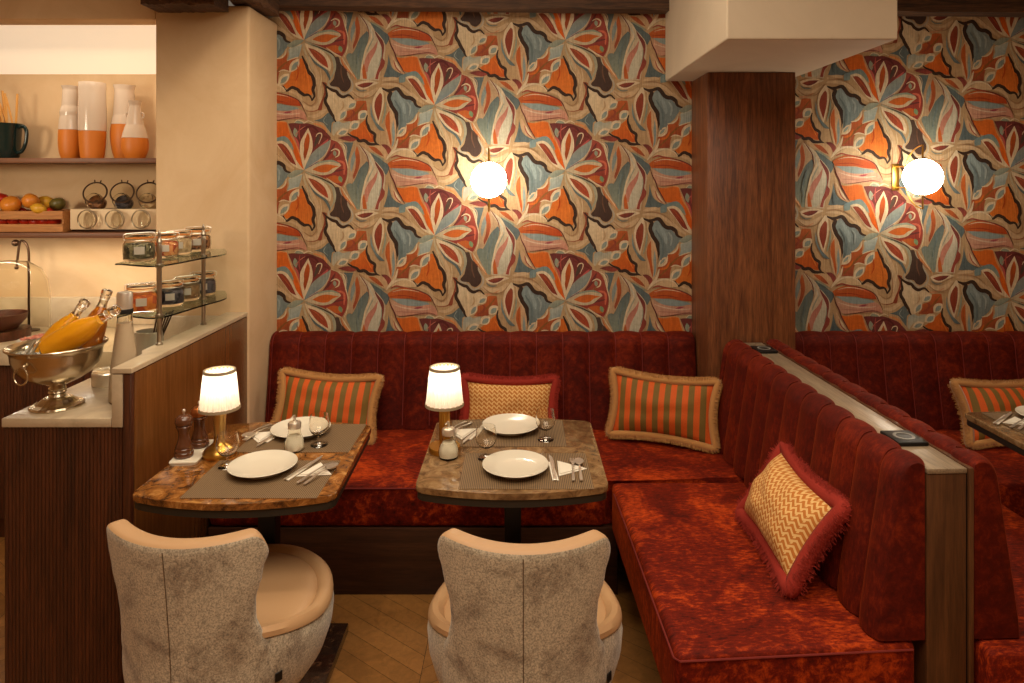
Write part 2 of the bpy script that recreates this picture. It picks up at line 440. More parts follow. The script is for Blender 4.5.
# node where the spray starts
S(MAROON,2,[(370,508),(430,508),(482,558),(470,600),(450,622),(420,570)],RED)
L(CREAM,2,[(560,440),(530,540),(470,620),(425,683)],26)
L(CREAM,2,[(425,683),(520,590),(620,560),(720,590),(770,640)],24)
S((214,182,140),2,[(480,640),(560,590),(660,570),(740,610),(770,650),(660,650),(560,640)])
S((206,168,124),2,[(120,480),(230,520),(370,520),(440,600),(420,680),(300,600),(200,560)])
S(ORANGE2,2,[(225,528),(300,538),(362,590),(402,645),(340,620),(270,572)],RUST)
L(SAGE,2,[(255,600),(330,640),(410,690)],18)
S(MAROON,7,[(105,492),(220,466),(322,510),(250,532)],RED)
L(PALE,7,[(20,500),(120,530),(320,538)],10)
# long horizontal leaf
S(ORANGE2,5,[(-190,438),(-130,400),(-30,370),(90,380),(200,420),(280,465),(312,528),(260,522),(150,512),(60,492),(-70,498),(-160,490)],(184,70,26))
S((150,160,154),5,[(-150,492),(0,498),(100,508),(262,540),(290,562),(200,578),(60,578),(-40,562),(-105,522)],BLUE)
S((204,160,130),5,[(-155,500),(-105,530),(0,570),(150,584),(290,562),(350,600),(382,690),(300,672),(100,684),(-60,692),(-112,650),(-142,580)],PINK)
lens((160,70,80),5,(100,612),(215,588),22)
L(MAROON,5,[(-40,365),(100,388),(200,418),(292,470),(342,560),(382,650)],11)
L((100,44,34),1,[(-60,242),(60,230),(180,212),(280,203),(350,218)],9)
L(RED,4,[(480,150),(540,122),(600,135),(700,150)],16)
L(MAROON,4,[(455,258),(478,340),(518,420),(545,500),(600,600),(640,672)],14)
# small folded leaf
S((206,166,126),4,[(478,440),(520,500),(570,600),(640,672),(560,652),(500,590),(478,520)])
S(CREAM,4,[(525,520),(560,570),(600,640),(560,620),(535,570)])
L(RED,4,[(512,520),(540,600),(600,662)],12)
# peach stripe
L(LORANGE,3,[(770,490),(790,560),(850,620),(911,690),(935,735)],26); L(CREAM,3,[(780,490),(815,550),(870,630),(925,715)],12)
L(RED,3,[(765,500),(800,590),(880,690)],6)

# extra brushwork: pale edges round the wings, streaks inside the petals
L(CREAM,5,[(345,-60),(385,10),(412,100),(462,175),(492,240),(480,330),(490,400)],8)
L(CREAM,6,[(385,340),(425,375),(430,440),(450,520),(490,580),(515,655)],8)
L((232,130,50),5,[(350,60),(380,160),(400,280),(400,350)],14); L((190,76,20),5,[(270,60),(280,160),(250,240)],14)
L((232,130,50),7,[(400,340),(450,420),(490,500)],12)
L((110,124,124),2,[(520,0),(590,120),(600,240),(580,340)],26); L((160,170,166),2,[(660,20),(700,80),(690,180)],22)
L((112,78,58),5,[(770,60),(770,160),(800,260)],16)
L((200,120,100),1,[(360,300),(300,340),(250,400)],10); L((176,80,70),1,[(300,280),(290,380),(300,450)],14)
L((222,150,110),3,[(200,60),(240,150),(285,230)],0.1)
L((180,84,48),6,[(720,230),(780,300),(840,380)],10); L((190,96,60),3,[(430,395),(500,440),(570,520)],10)
L((200,196,176),4,[(215,120),(262,200),(285,270)],14); L((222,202,170),4,[(190,60),(250,120),(300,200)],10)
L((110,124,122),4,[(160,300),(120,420),(90,560)],20); L((136,146,136),4,[(100,480),(110,600),(110,700)],16)
L((170,130,92),5,[(330,470),(420,520),(480,470),(490,330),(470,170)],12); L((220,192,150),5,[(530,100),(545,220),(520,330),(500,440)],12)
L((170,132,94),6,[(40,360),(130,430),(260,420),(340,330)],12); L((172,134,96),6,[(400,250),(500,250),(620,290),(720,380)],12)
L((90,102,104),6,[(460,60),(450,140),(470,185)],16); L((150,158,150),1,[(600,180),(570,240),(620,290)],10)
L((222,196,156),7,[(60,40),(110,120),(110,220)],16); L((196,160,118),7,[(160,70),(170,130),(140,180)],16)
L((214,110,70),5,[(-140,440),(-20,400),(120,410),(230,450)],10); L((160,60,26),5,[(-160,470),(0,460),(160,490)],10)
L((222,190,164),5,[(-130,560),(0,600),(160,620),(300,610)],14); L((186,130,110),5,[(-90,640),(80,650),(280,650)],12)
L((226,206,172),4,[(500,190),(600,165),(700,170),(800,190)],8)

def clip_poly(P, x0, x1, y0, y1):
    def cut(Q, inside, inter):
        out = []
        for i in range(len(Q)):
            a, b = Q[i-1], Q[i]; ia, ib = inside(a), inside(b)
            if ib:
                if not ia: out.append(inter(a, b))
                out.append(b)
            elif ia: out.append(inter(a, b))
        return out
    def ix(v): return lambda a, b: (v, a[1]+(b[1]-a[1])*(v-a[0])/(b[0]-a[0]))
    def iy(v): return lambda a, b: (a[0]+(b[0]-a[0])*(v-a[1])/(b[1]-a[1]), v)
    for ins, it in ((lambda p: p[0] >= x0, ix(x0)), (lambda p: p[0] <= x1, ix(x1)), (lambda p: p[1] >= y0, iy(y0)), (lambda p: p[1] <= y1, iy(y1))):
        P = cut(P, ins, it)
        if len(P) < 3: return []
    return P
def wallpaper(bm, x0, x1, y0, y1, org):
    """paper over the rectangle of wall x0..x1 by y0..y1 (pattern units, 1 unit = k metres), thin printed layers"""
    col = bm.loops.layers.float_color.get('col') or bm.loops.layers.float_color.new('col')
    k = WALLY/F
    def put(P, cf, d):
        P = clip_poly([tuple(p) for p in P], x0, x1, y0, y1)
        Q = []
        for p in P:
            if not Q or abs(p[0]-Q[-1][0])+abs(p[1]-Q[-1][1]) > 1e-3: Q.append(p)
        if len(Q) < 3: return
        try: f = bm.faces.new([bm.verts.new(((p[0]-CX)*k, WALLY-d, CAMZ-(p[1]-CY)*k)) for p in Q])
        except ValueError: return
        for lp, p in zip(f.loops, Q): lp[col] = (*cf(p), 1)
    tl = lin(TAN)
    put([(x0,y0),(x1,y0),(x1,y1),(x0,y1)], lambda p: tl, .0)
    i0 = int((x0-org[0])/130.6)-2; i1 = int((x1-org[0])/130.6)+3
    for i in range(i0, i1):
        for j in range(-8, 9):
            ox = org[0]+130.6*i; oy = org[1]+65.05*i+130.1*j
            if ox < x0-130 or ox > x1+110 or oy < y0-120 or oy > y1+120: continue
            for q, m in enumerate(MOTIF):
                d = .0003+q*.000022
                if m[0] == 'f':
                    P = [(p.x+ox, p.y+oy) for p in m[1]]
                    c1 = lin(m[2]); c2 = lin(m[3] or m[2])
                    ys = [p[0]*.5+p[1] for p in P]; a, b = min(ys), max(ys)
                    put(P, lambda p: tuple(c1[n]+(c2[n]-c1[n])*min(1, max(0, (p[0]*.5+p[1]-a)/(b-a+1e-6))) for n in range(3)), d)
                else:
                    c = lin(m[3]); l, r = m[1], m[2]
                    for s in range(len(l)-1):
                        put([(v.x+ox, v.y+oy) for v in (l[s], l[s+1], r[s+1], r[s])], lambda p: c, d)
def mat_paper():
    m = mat('wallpaper_print', TAN, .7); t = NT(m)
    at = t.n('ShaderNodeAttribute', attribute_name='col')
    a = t.noise(t.coord((300,1,6)), 1.6, 3, .6); b = t.noise(t.coord((30,1,30)), 2.0, 5, .7)
    c = t.mix(at.outputs['Color'], t.ramp(a, [(.3,(176,176,176)),(.7,(255,255,255))]), .7, 'MULTIPLY')
    c = t.mix(c, t.ramp(b, [(.35,(205,205,205)),(.65,(255,255,255))]), .5, 'MULTIPLY')
    t.l(c, t.b.inputs['Base Color'])
    t.b.inputs['Specular IOR Level'].default_value = .25
    return m
# ================================================================ materials
M = {}
M['paper'] = mat_paper()
def plaster(name, c1, c2, rough=.85):
    m = mat(name, c1, rough); t = NT(m); co = t.coord()
    a = t.noise(co, 2.5, 6, .6, 1.5); t.l(t.ramp(a, [(.3, c1), (.7, c2)]), t.b.inputs['Base Color'])
    t.bump(t.noise(co, 7, 5, .6, 1), .25, .006); return m
M['plaster'] = plaster('ochre_plaster', (204,170,128), (216,186,146))
M['white_plaster'] = plaster('cream_plaster', (190,172,146), (198,180,154), .8)
M['ceiling'] = plaster('ceiling_paint', (206,184,152), (214,194,164), .9)
M['column'] = wood('column_oak', (92,48,24), (146,88,50), .45, 'Z', grain=.55)
M['panel'] = wood('glossy_walnut', (92,54,22), (118,72,32), .24, 'Z', grain=.14)
M['endwood'] = wood('end_oak', (70,40,20), (104,64,34), .45, 'Z', grain=.35)
M['darkwood'] = wood('dark_fluted_wood', (56,26,12), (94,48,24), .4, 'Z', grain=.4)
M['plinth'] = wood('plinth_wood', (48,24,14), (80,46,28), .4, 'X', grain=.4)
M['beam'] = wood('old_beam', (48,30,18), (108,72,44), .75, 'X', grain=.6)
M['beamY'] = wood('old_beam_side', (48,30,18), (108,72,44), .75, 'Y', grain=.6)
M['shelf'] = wood('shelf_wood', (104,62,38), (144,94,60), .5, 'X', grain=.3)
M['crate'] = wood('crate_wood', (176,112,56), (206,144,84), .6, 'X', grain=.3)
M['ledge'] = wood('pale_grey_oak', (128,108,86), (160,140,114), .32, 'Y', grain=.45)
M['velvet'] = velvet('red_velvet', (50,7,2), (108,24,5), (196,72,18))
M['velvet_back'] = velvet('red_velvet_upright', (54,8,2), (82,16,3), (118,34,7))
M['welt_and_glint'] = mat('velvet_welt_glint', (112,24,11), .8)  # seat welt colour, also the painted light on the channel creases
M['boucle'] = mat('grey_beige_chenille', (150,132,106), .95); t = NT(M['boucle']); co = t.coord()
a = t.noise(co, 7, 5, .7, .4); b = t.noise(co, 210, 3, .75)
c = t.mix(t.ramp(a, [(.34, (150,130,106)), (.5, (212,198,172))]), t.ramp(b, [(.36, (140,140,140)), (.6, (255,255,255))]), .8, 'MULTIPLY')
t.l(c, t.b.inputs['Base Color']); t.bump(b, .5, .002); t.b.inputs['Sheen Weight'].default_value = .3
M['leather'] = mat('tan_leather', (188,148,106), .5); t = NT(M['leather']); t.bump(t.noise(t.coord(), 90, 4), .1, .001)
M['black'] = mat('black_steel', (22,20,19), .45, .3)
M['tabletrim'] = mat('dark_steel_trim', (52,46,38), .5, .4)
M['marble'] = marble('brown_marble', (142,88,38), (58,30,12), (204,152,86), 16, .1)
M['marble2'] = marble('grey_brown_marble', (134,102,66), (92,64,40), (166,136,98), 16, .14)
M['darkmarble'] = marble('dark_emperador', (52,32,22), (20,11,8), (132,94,64), 14, .2)
M['counter'] = marble('beige_stone', (196,176,146), (178,158,130), (206,188,160), 5, .28, .1)
M['porcelain'] = mat('porcelain', (218,208,188), .18)
M['linen'] = mat('white_napkin', (226,216,198), .8)
M['steel'] = mat('polished_steel', (236,228,214), .3, .85)
M['silver'] = mat('antique_silver', (206,192,166), .24, 1); t = NT(M['silver']); t.bump(t.noise(t.coord(), 35, 3), .06, .002)
M['brass'] = mat('brass', (206,160,76), .28, 1)
M['gunmetal'] = mat('dark_bronze', (84,60,42), .4, .8)
M['chromepost'] = mat('brushed_nickel', (170,158,140), .3, 1)
M['glass'] = mat('clear_glass', (255,252,246), .02, 0, Transmission_Weight=1.0, IOR=1.45)
M['wineglass'] = mat('wine_glass_clear', (255,252,246), .02, 0, Transmission_Weight=1.0, IOR=1.42)
M['thinglass'] = mat('thin_glass', (250,248,240), .03, 0, Transmission_Weight=1.0, IOR=1.12)
M['greenglass'] = mat('green_tint_glass', (206,222,208), .04, 0, Transmission_Weight=1.0, IOR=1.2)
M['milkjuice'] = mat('cloudy_white', (196,174,146), .4)
M['sugar'] = mat('sugar', (236,228,210), .9)
M['juice'] = mat('orange_juice', (255,180,20), .25, 0)
M['amber'] = mat('apple_juice', (186,104,16), .15, 0)
M['copperwood'] = mat('turned_dark_wood', (86,46,24), .25, .0, Coat_Weight=.6)
M['copper'] = mat('copper_cap', (176,104,52), .3, .8)
M['ring'] = mat('pale_grey_ring', (120,116,108), .5)
M['satinwood'] = mat('lamp_brass_satin', (204,166,100), .36, .9)
M['orange_glaze'] = mat('orange_terracotta', (208,120,36), .5)
M['white_glaze'] = mat('white_glaze', (212,192,172), .15)
M['green_glaze'] = mat('dark_green_glaze', (18,38,36), .12)
M['rawwhite'] = mat('cream_rack', (232,206,168), .6)
M['palewax'] = mat('breadstick', (206,148,74), .8)
M['ham'] = mat('cured_ham', (190,84,60), .5); t = NT(M['ham']); t.l(t.ramp(t.noise(t.coord(), 60, 4), [(.4,(168,62,46)),(.6,(222,150,120))]), t.b.inputs['Base Color'])
M['woodbowl'] = mat('brown_wooden_bowl', (92,46,26), .45)
M['ice'] = mat('ice', (222,216,200), .1, 0, Transmission_Weight=.6, IOR=1.3)
def emis(name, col, s):
    m = mat(name, col, .5); b = m.node_tree.nodes['Principled BSDF']
    b.inputs['Emission Color'].default_value = (*lin(col), 1); b.inputs['Emission Strength'].default_value = s; return m
M['globe'] = emis('glowing_opal_glass', (255,243,220), 32)
M['bulb'] = emis('bulb', (255,232,196), 5)
M['cove'] = emis('cove_glow', (244,226,196), .62)  # emission in place of hidden LED light on the cove plaster
M['shade'] = mat('pleated_lampshade', (250,244,232), .8); t = NT(M['shade'])
b_ = t.b; tr = t.n('ShaderNodeBsdfTranslucent'); tr.inputs[0].default_value = (*lin((255,248,238)), 1)
mx = t.n('ShaderNodeMixShader'); mx.inputs[0].default_value = .6
b_.inputs['Emission Color'].default_value = (*lin((255,232,196)), 1); b_.inputs['Emission Strength'].default_value = .25
out = [n for n in t.t.nodes if n.type == 'OUTPUT_MATERIAL'][0]
t.l(b_.outputs[0], mx.inputs[1]); t.l(tr.outputs[0], mx.inputs[2]); t.l(mx.outputs[0], out.inputs[0])
M['shadetrim'] = mat('shade_trim', (150,132,104), .8)
# woven placemat
M['mat'] = mat('woven_placemat', (120,98,70), .8); t = NT(M['mat'])
w1 = t.n('ShaderNodeTexWave', wave_type='BANDS', bands_direction='X'); w1.inputs['Scale'].default_value = 55; t.l(t.coord(), w1.inputs[0])
w2 = t.n('ShaderNodeTexWave', wave_type='BANDS', bands_direction='Y'); w2.inputs['Scale'].default_value = 55; t.l(t.coord(), w2.inputs[0])
c = t.mix(t.ramp(w1.outputs['Fac'], [(.2,(84,62,40)),(.7,(156,124,84))]), t.ramp(w2.outputs['Fac'], [(.2,(140,140,140)),(.7,(255,255,255))]), .8, 'MULTIPLY')
t.l(c, t.b.inputs['Base Color'])
# chevron oak floor colour comes from each plank
M['floor'] = mat('oak_chevron', (150,104,58), .35); t = NT(M['floor'])
at_ = t.n('ShaderNodeAttribute', attribute_name='col'); nn = t.noise(t.coord((3,3,3)), 9, 6, .65, 1)
t.l(t.mix(at_.outputs['Color'], t.ramp(nn, [(.3,(190,190,190)),(.7,(255,255,255))]), .7, 'MULTIPLY'), t.b.inputs['Base Color'])

# ================================================================ room
bm = B(); col = bm.loops.layers.float_color.new('col')
rnd = random.Random(3); W = .42; H = .095; SL = .75
def plank(P):
    P = clip_poly(P, -3.6, 3.6, -1.5, 3.8)
    if len(P) < 3: return
    try: f = bm.faces.new([bm.verts.new((p[0], p[1], 0)) for p in P])
    except ValueError: return
    k = rnd.random(); c = lin((150+32*k, 102+24*k, 50+16*k))
    for lp in f.loops: lp[col] = (*c, 1)
for i in range(-10, 11):
    x0 = i*W+.08; s = SL if i % 2 else -SL
    for j in range(-30, 60):
        y = j*(H+.0)
        plank([(x0+.001, y), (x0+W-.001, y+s*W), (x0+W-.001, y+s*W+H-.002), (x0+.001, y+H-.002)])
base = [(-3.6,-1.5),(3.6,-1.5),(3.6,3.8),(-3.6,3.8)]
f = bm.faces.new([bm.verts.new((p[0], p[1], -.001)) for p in base])
for lp in f.loops: lp[col] = (*lin((70,42,22)), 1)
struct('floor', bm, M['floor'], 'chevron oak parquet floor')

bm = B(); wallpaper(bm, 262, 712, -5, 352, F0); wallpaper(bm, 770, 1130, -5, 352, (879.3, 234.4))
# solid wall behind the paper
me_w = M['plaster']
wb = struct('wall_back', bm, M['paper'], 'back wall papered with a large orange and blue floral print')
bm = B(); box(bm, -1.3, 3.6, 3.601, 3.72, 0, 3.0); struct('wall_back_core', bm, M['plaster'], parent=wb).name = 'wall_core'
bm = B(); box(bm, -1.725, -1.281, 3.228, 3.95, 0, 2.526, .012, 3)
struct('wall_left', bm, M['plaster'], 'ochre plaster wall pier beside the floral wallpaper', smooth=True)
bm = B(); box(bm, -3.6, -1.7, 3.75, 3.95, 0, 3.0); struct('wall_niche', bm, M['plaster'], 'plaster wall behind the shelves')
bm = B(); box(bm, -3.6, -1.726, 3.23, 3.36, 2.461, 3.0, .006); struct('trim_1', bm, M['plaster'], 'plaster fascia above the shelf niche')
bm = B(); box(bm, -3.62, 3.62, -1.5, 3.95, 3.0, 3.1); struct('ceiling', bm, M['ceiling'])
bm = B(); box(bm, -3.7, -3.6, -1.5, 3.95, 0, 3.0); struct('wall_far_left', bm, M['plaster'])
bm = B(); box(bm, 3.6, 3.7, -1.5, 3.95, 0, 3.0); struct('wall_right', bm, M['plaster'])
bm = B(); box(bm, -3.6, 3.6, -1.6, -1.5, 0, 3.0); struct('wall_rear', bm, M['plaster'])
# slanted cove panel in the niche top, its emission stands in for LED light
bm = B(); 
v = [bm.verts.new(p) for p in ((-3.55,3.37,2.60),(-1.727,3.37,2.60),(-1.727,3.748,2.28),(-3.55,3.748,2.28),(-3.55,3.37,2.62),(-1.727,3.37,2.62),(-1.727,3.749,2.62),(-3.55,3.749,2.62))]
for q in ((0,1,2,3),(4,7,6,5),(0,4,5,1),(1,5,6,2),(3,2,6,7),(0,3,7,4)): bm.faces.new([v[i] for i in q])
tag(obj('cove_glow_panel', bm, M['cove'], smooth=False), 'white cove panel above the top shelf, glow standing in for hidden LED light', 'light')
# boxed soffit over the column
bm = B(); box(bm, .765, 1.398, 2.526, 3.598, 2.22, 2.998, .006, 2); struct('trim_2', bm, M['white_plaster'], 'cream boxed soffit above the wooden column')
bm = B(); box(bm, .9035, 1.328, 3.291, 3.598, 0, 2.219, .004, 2); struct('trim_3', bm, M['column'], 'wood-clad column', smooth=True)
bm = B()
box(bm, .957, .960, 3.2895, 3.2915, 0, 2.2)
bm.free()
def beam(name, x0,x1,y0,y1,z0,z1, m, dz=0, label=None):
    bm = B()
    n = 26; L = max(x1-x0, y1-y0); alongx = (x1-x0) > (y1-y0); rr = random.Random(len(name)+int(x0*10))
    rings = []
    for i in range(n+1):
        u = i/n; w = [(rr.random()-.5)*.012 for _ in range(8)]
        if alongx: p = [(x0+(x1-x0)*u, yy, zz+dz*u) for yy, zz in ((y0+w[0],z0+w[1]),(y1,z0+w[3]*.4),(y1,z1),(y0+w[6],z1))]
        else: p = [(xx, y0+(y1-y0)*u, zz) for xx, zz in ((x0+w[0],z0+w[1]),(x1+w[2],z0+w[3]),(x1+w[4],z1),(x0+w[6],z1))]
        rings.append([bm.verts.new(q) for q in p])
    for a, b in zip(rings, rings[1:]):
        for k in range(4): bm.faces.new((a[k], a[(k+1)%4], b[(k+1)%4], b[k]))
    bm.faces.new(rings[0]); bm.faces.new(rings[-1])
    bmesh.ops.subdivide_edges(bm, edges=bm.edges[:], cuts=1, use_grid_fill=True)
    return struct(name, bm, m, label, smooth=True)
beam('trim_4', -1.27, 3.58, 3.5, 3.597, 2.592, 2.8, M['beam'], -.045, 'dark rough beam along the top of the papered wall')
beam('trim_5', -1.70, -1.37, 3.06, 3.21, 2.487, 2.7, M['beam'], 0, 'dark rough beam over the plaster pier')
beam('trim_6', -1.36, -1.235, 2.2, 3.49, 2.535, 2.72, M['beamY'], 0, 'dark rough beam running forward from the wall')
beam('trim_7', 2.635, 2.85, 2.2, 3.49, 2.44, 2.72, M['beamY'], 0, 'dark beam at the right edge')

# ================================================================ banquettes
def channel_back(L, x_first, pitch, prof, bulge=.016, ncol=10, endcap=True):
    """channel-tufted cushion: local x along its length, y=0 back plane, -y towards the sitter"""
    bm = B()
    P = catmull([Vector((0, -d, z)) for d, z in prof], 4)
    n = len(P); nrm = []
    for i in range(n):
        d = (P[min(i+1, n-1)]-P[max(i-1, 0)]).normalized(); nrm.append(Vector((0, -d.z, d.y)))
    xs = [0.0]; k = math.floor(-x_first/pitch)
    marks = []
    x = x_first+pitch*k
    while x < L+pitch:
        if 0.01 < x < L-.01: marks.append(x)
        x += pitch
    cols = []
    edges = [0.0]+marks+[L]
    for a, b in zip(edges, edges[1:]):
        for i in range(ncol): cols.append((a+(b-a)*i/ncol, i/ncol))
    cols.append((L, 0.0))
    P2_ = P+[Vector((0, -.001, prof[0][1]))]; nrm.append(Vector((0,0,0))); n += 1
    V = []
    for x, s in cols:
        h = bulge*(1-abs(2*s-1)**2.6)
        V.append([bm.verts.new((x, p.y+q.y*h, p.z+q.z*h*.45)) for p, q in zip(P2_, nrm)])
    for a, b in zip(V, V[1:]):
        for j in range(n-1): bm.faces.new((a[j], b[j], b[j+1], a[j+1]))
        bm.faces.new((a[n-1], b[n-1], b[0], a[0]))
    bm.faces.new(V[0]); bm.faces.new(V[-1][::-1])
    pp = B()
    for x in marks: tube(pp, [(x, p.y+q.y*.003, p.z+q.z*.003) for p, q in zip(P[2:-4], nrm[2:-4])], .0022, 5)  # thin tubes stand in for light catching along the channel creases
    return bm, pp
def seat_prism(pts, z0, z1, piping_idx=None):
    bm = B(); prism(bm, pts, z0, z1, .022, 4, True)
    return bm
BP = [(.165,.452),(.158,.5),(.135,.62),(.112,.75),(.10,.83),(.094,.868),(.07,.896),(.03,.903),(.004,.900)]
# back bench, left of the column
t1 = thing('banquette', 'long red velvet banquette with channelled back under the floral wallpaper, left of the column', 'banquette', (0,0,0))
seat = seat_prism([(-1.278,2.80),(.352,2.80),(.352,2.858),(1.03,2.858),(1.03,3.285),(.898,3.285),(.898,3.585),(-1.278,3.585)], .275, .45)
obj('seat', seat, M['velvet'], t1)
bm = B(); tube(bm, [(-1.265,2.797,.436),(.345,2.797,.436)], .0035, 6); obj('seam_piping', bm, M['welt_and_glint'], t1)
bm = B(); box(bm, -1.278, .40, 2.80, 2.83, 0, .273, .002); obj('plinth', bm, M['plinth'], t1)
o, pp = channel_back(2.175, -.591+1.279, .135, BP)
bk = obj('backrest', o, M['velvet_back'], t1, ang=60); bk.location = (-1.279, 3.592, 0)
p = obj('crease_highlight', pp, M['welt_and_glint'], t1); p.location = (-1.279, 3.592, 0); p.parent = bk; p.location = (0,0,0)
# back bench right of the column
t2 = thing('banquette', 'red velvet channelled banquette under the wallpaper to the right of the column', 'banquette', (0,0,0))
obj('seat', seat_prism([(1.335,2.80),(3.3,2.80),(3.3,3.585),(1.335,3.585)], .275, .45), M['velvet'], t2)
bm = B(); box(bm, 1.45, 3.3, 2.82, 2.85, 0, .273, .002); obj('plinth', bm, M['plinth'], t2)
o, pp = channel_back(1.95, 1.45-1.333, .135, BP)
bk = obj('backrest', o, M['velvet_back'], t2, ang=60); bk.location = (1.333, 3.592, 0)
p = obj('crease_highlight', pp, M['welt_and_glint'], bk)

# partition with a bench on each side, turned two degrees
ROT = math.radians(2.0)
PO = Vector((1.0995, 1.845, 0))        # near left foot of the wooden core
LP = 1.43
tp = thing('partition', 'wooden partition with pale oak top between the two side banquettes', 'partition', PO, ROT)
bm = B(); box(bm, 0, .109, 0, LP, 0, .905, .003); obj('core_panel', bm, M['endwood'], tp)
bm = B(); box(bm, .0, .110, -.002, LP, .906, .92, .002); obj('top_ledge', bm, M['ledge'], tp)
bm = B(); box(bm, .116, .130, -.001, LP, 0, .92, .002); obj('edge_board', bm, M['endwood'], tp)
bm = B(); box(bm, .108, .118, .008, LP, 0, .914); obj('shadow_gap', bm, M['black'], tp)
SP = [(.125,.455),(.122,.5),(.105,.62),(.085,.75),(.068,.86),(.062,.895),(.045,.925),(.02,.934),(.002,.925)]
t3 = thing('banquette', 'red velvet side banquette with channelled back against the partition, facing the marble tables', 'banquette', PO, ROT)
# local frame: x across (left negative), y along the partition
w = .665
bm = seat_prism([(-.69,-.024),(-.026,.0),(-.012,.992),(-.686,1.012)], .245, .45); obj('seat', bm, M['velvet'], t3)
bm = B(); tube(bm, [(-.689,.93,.434),(-.693,-.012,.434),(-.68,-.0265,.434),(-.04,-.0035,.434)], .003, 6)
obj('seam_piping', bm, M['welt_and_glint'], t3)
bm = B(); box(bm, -.60, -.03, .04, .93, 0, .243, .002); obj('plinth', bm, M['plinth'], t3)
o, pp = channel_back(LP-.02, .1, .128, SP, .021)
# local x of cushion runs along +y of the frame, sitter side is -x
Rm = Matrix(((0,1,0,0),(1,0,0,0),(0,0,1,0),(0,0,0,1)))
for q in (o, pp): bmesh.ops.transform(q, matrix=Rm, verts=q.verts[:])
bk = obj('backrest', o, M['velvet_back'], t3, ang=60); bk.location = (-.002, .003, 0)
obj('crease_highlight', pp, M['velvet_back'], bk)
t4 = thing('banquette', 'red velvet side banquette on the far right side of the partition', 'banquette', PO, ROT)
bm = seat_prism([(.142,-.045),(.80,-.045),(.80,.93),(.142,.93)], .245, .45); obj('seat', bm, M['velvet'], t4)
bm = B(); box(bm, .16, .72, .02, .93, 0, .243, .002); obj('plinth', bm, M['plinth'], t4)
o, pp = channel_back(LP-.02, .1, .128, SP, .021)
Rm2 = Matrix(((0,-1,0,0),(1,0,0,0),(0,0,1,0),(0,0,0,1)))
for q in (o, pp): bmesh.ops.transform(q, matrix=Rm2, verts=q.verts[:])
bk = obj('backrest', o, M['velvet_back'], t4, ang=60); bk.location = (.132, .003, 0)
obj('crease_highlight', pp, M['velvet_back'], bk)

# charging pads on the ledge
def pad(loc, label):
    t = thing('charging_pad', label, 'charger', loc, ROT, 'charging pads on the partition ledge')
    bm = B(); box(bm, -.045, .045, -.05, .05, 0, .012, .003); obj('housing', bm, M['black'], t)
    bm = B(); lathe(bm, [(.022,.0118),(.030,.0118),(.030,.0135),(.022,.0135)], closed=True, n=32); obj('ring', bm, M['ring'], t)
    return t
d = Vector((-math.sin(ROT), math.cos(ROT), 0)); e = Vector((math.cos(ROT), math.sin(ROT), 0))
pad(PO+d*.20+e*.058+Vector((0,0,.9205)), 'flat black square charger with a pale ring on the near end of the partition ledge')
pad(PO+d*1.27+e*.058+Vector((0,0,.9205)), 'flat black square charger at the far end of the ledge, close to the column')

# ================================================================ service counter (left)
sc = thing('service_counter', 'wood-panelled service counter with beige stone top and raised side panel', 'counter', (-1.53,2.265,0))
def P(bm): bmesh.ops.transform(bm, matrix=Matrix.Translation((1.53,-2.265,0)), verts=bm.verts[:]); return bm
bm = B()
n = 32; x0, x1 = -1.714, -1.322; rows = []
for i in range(n*6+1):
    x = x0+(x1-x0)*i/(n*6); ph = (i % 6)/6; d_ = .004*abs(math.sin(PI*ph))
    rows.append([bm.verts.new((x, 2.272-d_, z)) for z in (0,.878)]+[bm.verts.new((x, 2.29, z)) for z in (.878,0)])
for a, b in zip(rows, rows[1:]):
    for k in range(4): bm.faces.new((a[k], b[k], b[(k+1)%4], a[(k+1)%4]))
bm.faces.new(rows[0]); bm.faces.new(rows[-1][::-1])
obj('fluted_front', P(bm), M['darkwood'], sc, ang=20)
bm = B(); box(bm, -1.712, -1.36, 2.291, 3.19, 0, .878, .002); obj('cabinet_body', P(bm), M['darkwood'], sc)
bm = B(); box(bm, -1.718, -1.355, 2.262, 3.19, .88, .91, .003); obj('countertop', P(bm), M['counter'], sc)
bm = B(); box(bm, -1.353, -1.3175, 2.262, 3.225, .88, 1.055, .002); prism(bm, [(-1.3535,2.262),(-1.287,2.262),(-1.287,3.226),(-1.385,3.226),(-1.385,2.50),(-1.3535,2.45)], 1.058, 1.076, .002, 1)
obj('stone_upstand', P(bm), M['counter'], sc)
bm = B(); box(bm, -1.3165, -1.292, 2.264, 2.288, 0, 1.055, .002); obj('edge_post', P(bm), M['darkwood'], sc)
bm = B(); box(bm, -1.352, -1.288, 2.289, 3.225, 0, 1.055, .002); obj('side_panel', P(bm), M['panel'], sc)
# far counter under the shelves
bc = thing('back_counter', 'stone-topped back counter with fluted dark front under the shelves', 'counter', (-2.6,3.4,0))
def P2(bm): bmesh.ops.transform(bm, matrix=Matrix.Translation((2.6,-3.4,0)), verts=bm.verts[:]); return bm
bm = B(); box(bm, -3.58, -1.73, 3.2, 3.745, .83, .91, .004); obj('countertop', P2(bm), M['counter'], bc)
bm = B(); rows = []
for i in range(600):
    x = -3.55+(1.82)*i/599; d_ = .004*abs(math.sin(PI*(i%5)/5))
    rows.append([bm.verts.new((x, 3.23-d_, z)) for z in (.1,.828)]+[bm.verts.new((x, 3.25, z)) for z in (.828,.1)])
for a, b in zip(rows, rows[1:]):
    for k in range(4): bm.faces.new((a[k], b[k], b[(k+1)%4], a[(k+1)%4]))
bm.faces.new(rows[0]); bm.faces.new(rows[-1][::-1])
obj('fluted_front', P2(bm), M['darkwood'], bc, ang=20)
bm = B(); box(bm, -3.55, -1.735, 3.251, 3.74, .0, .828); obj('cabinet_body', P2(bm), M['darkwood'], bc)
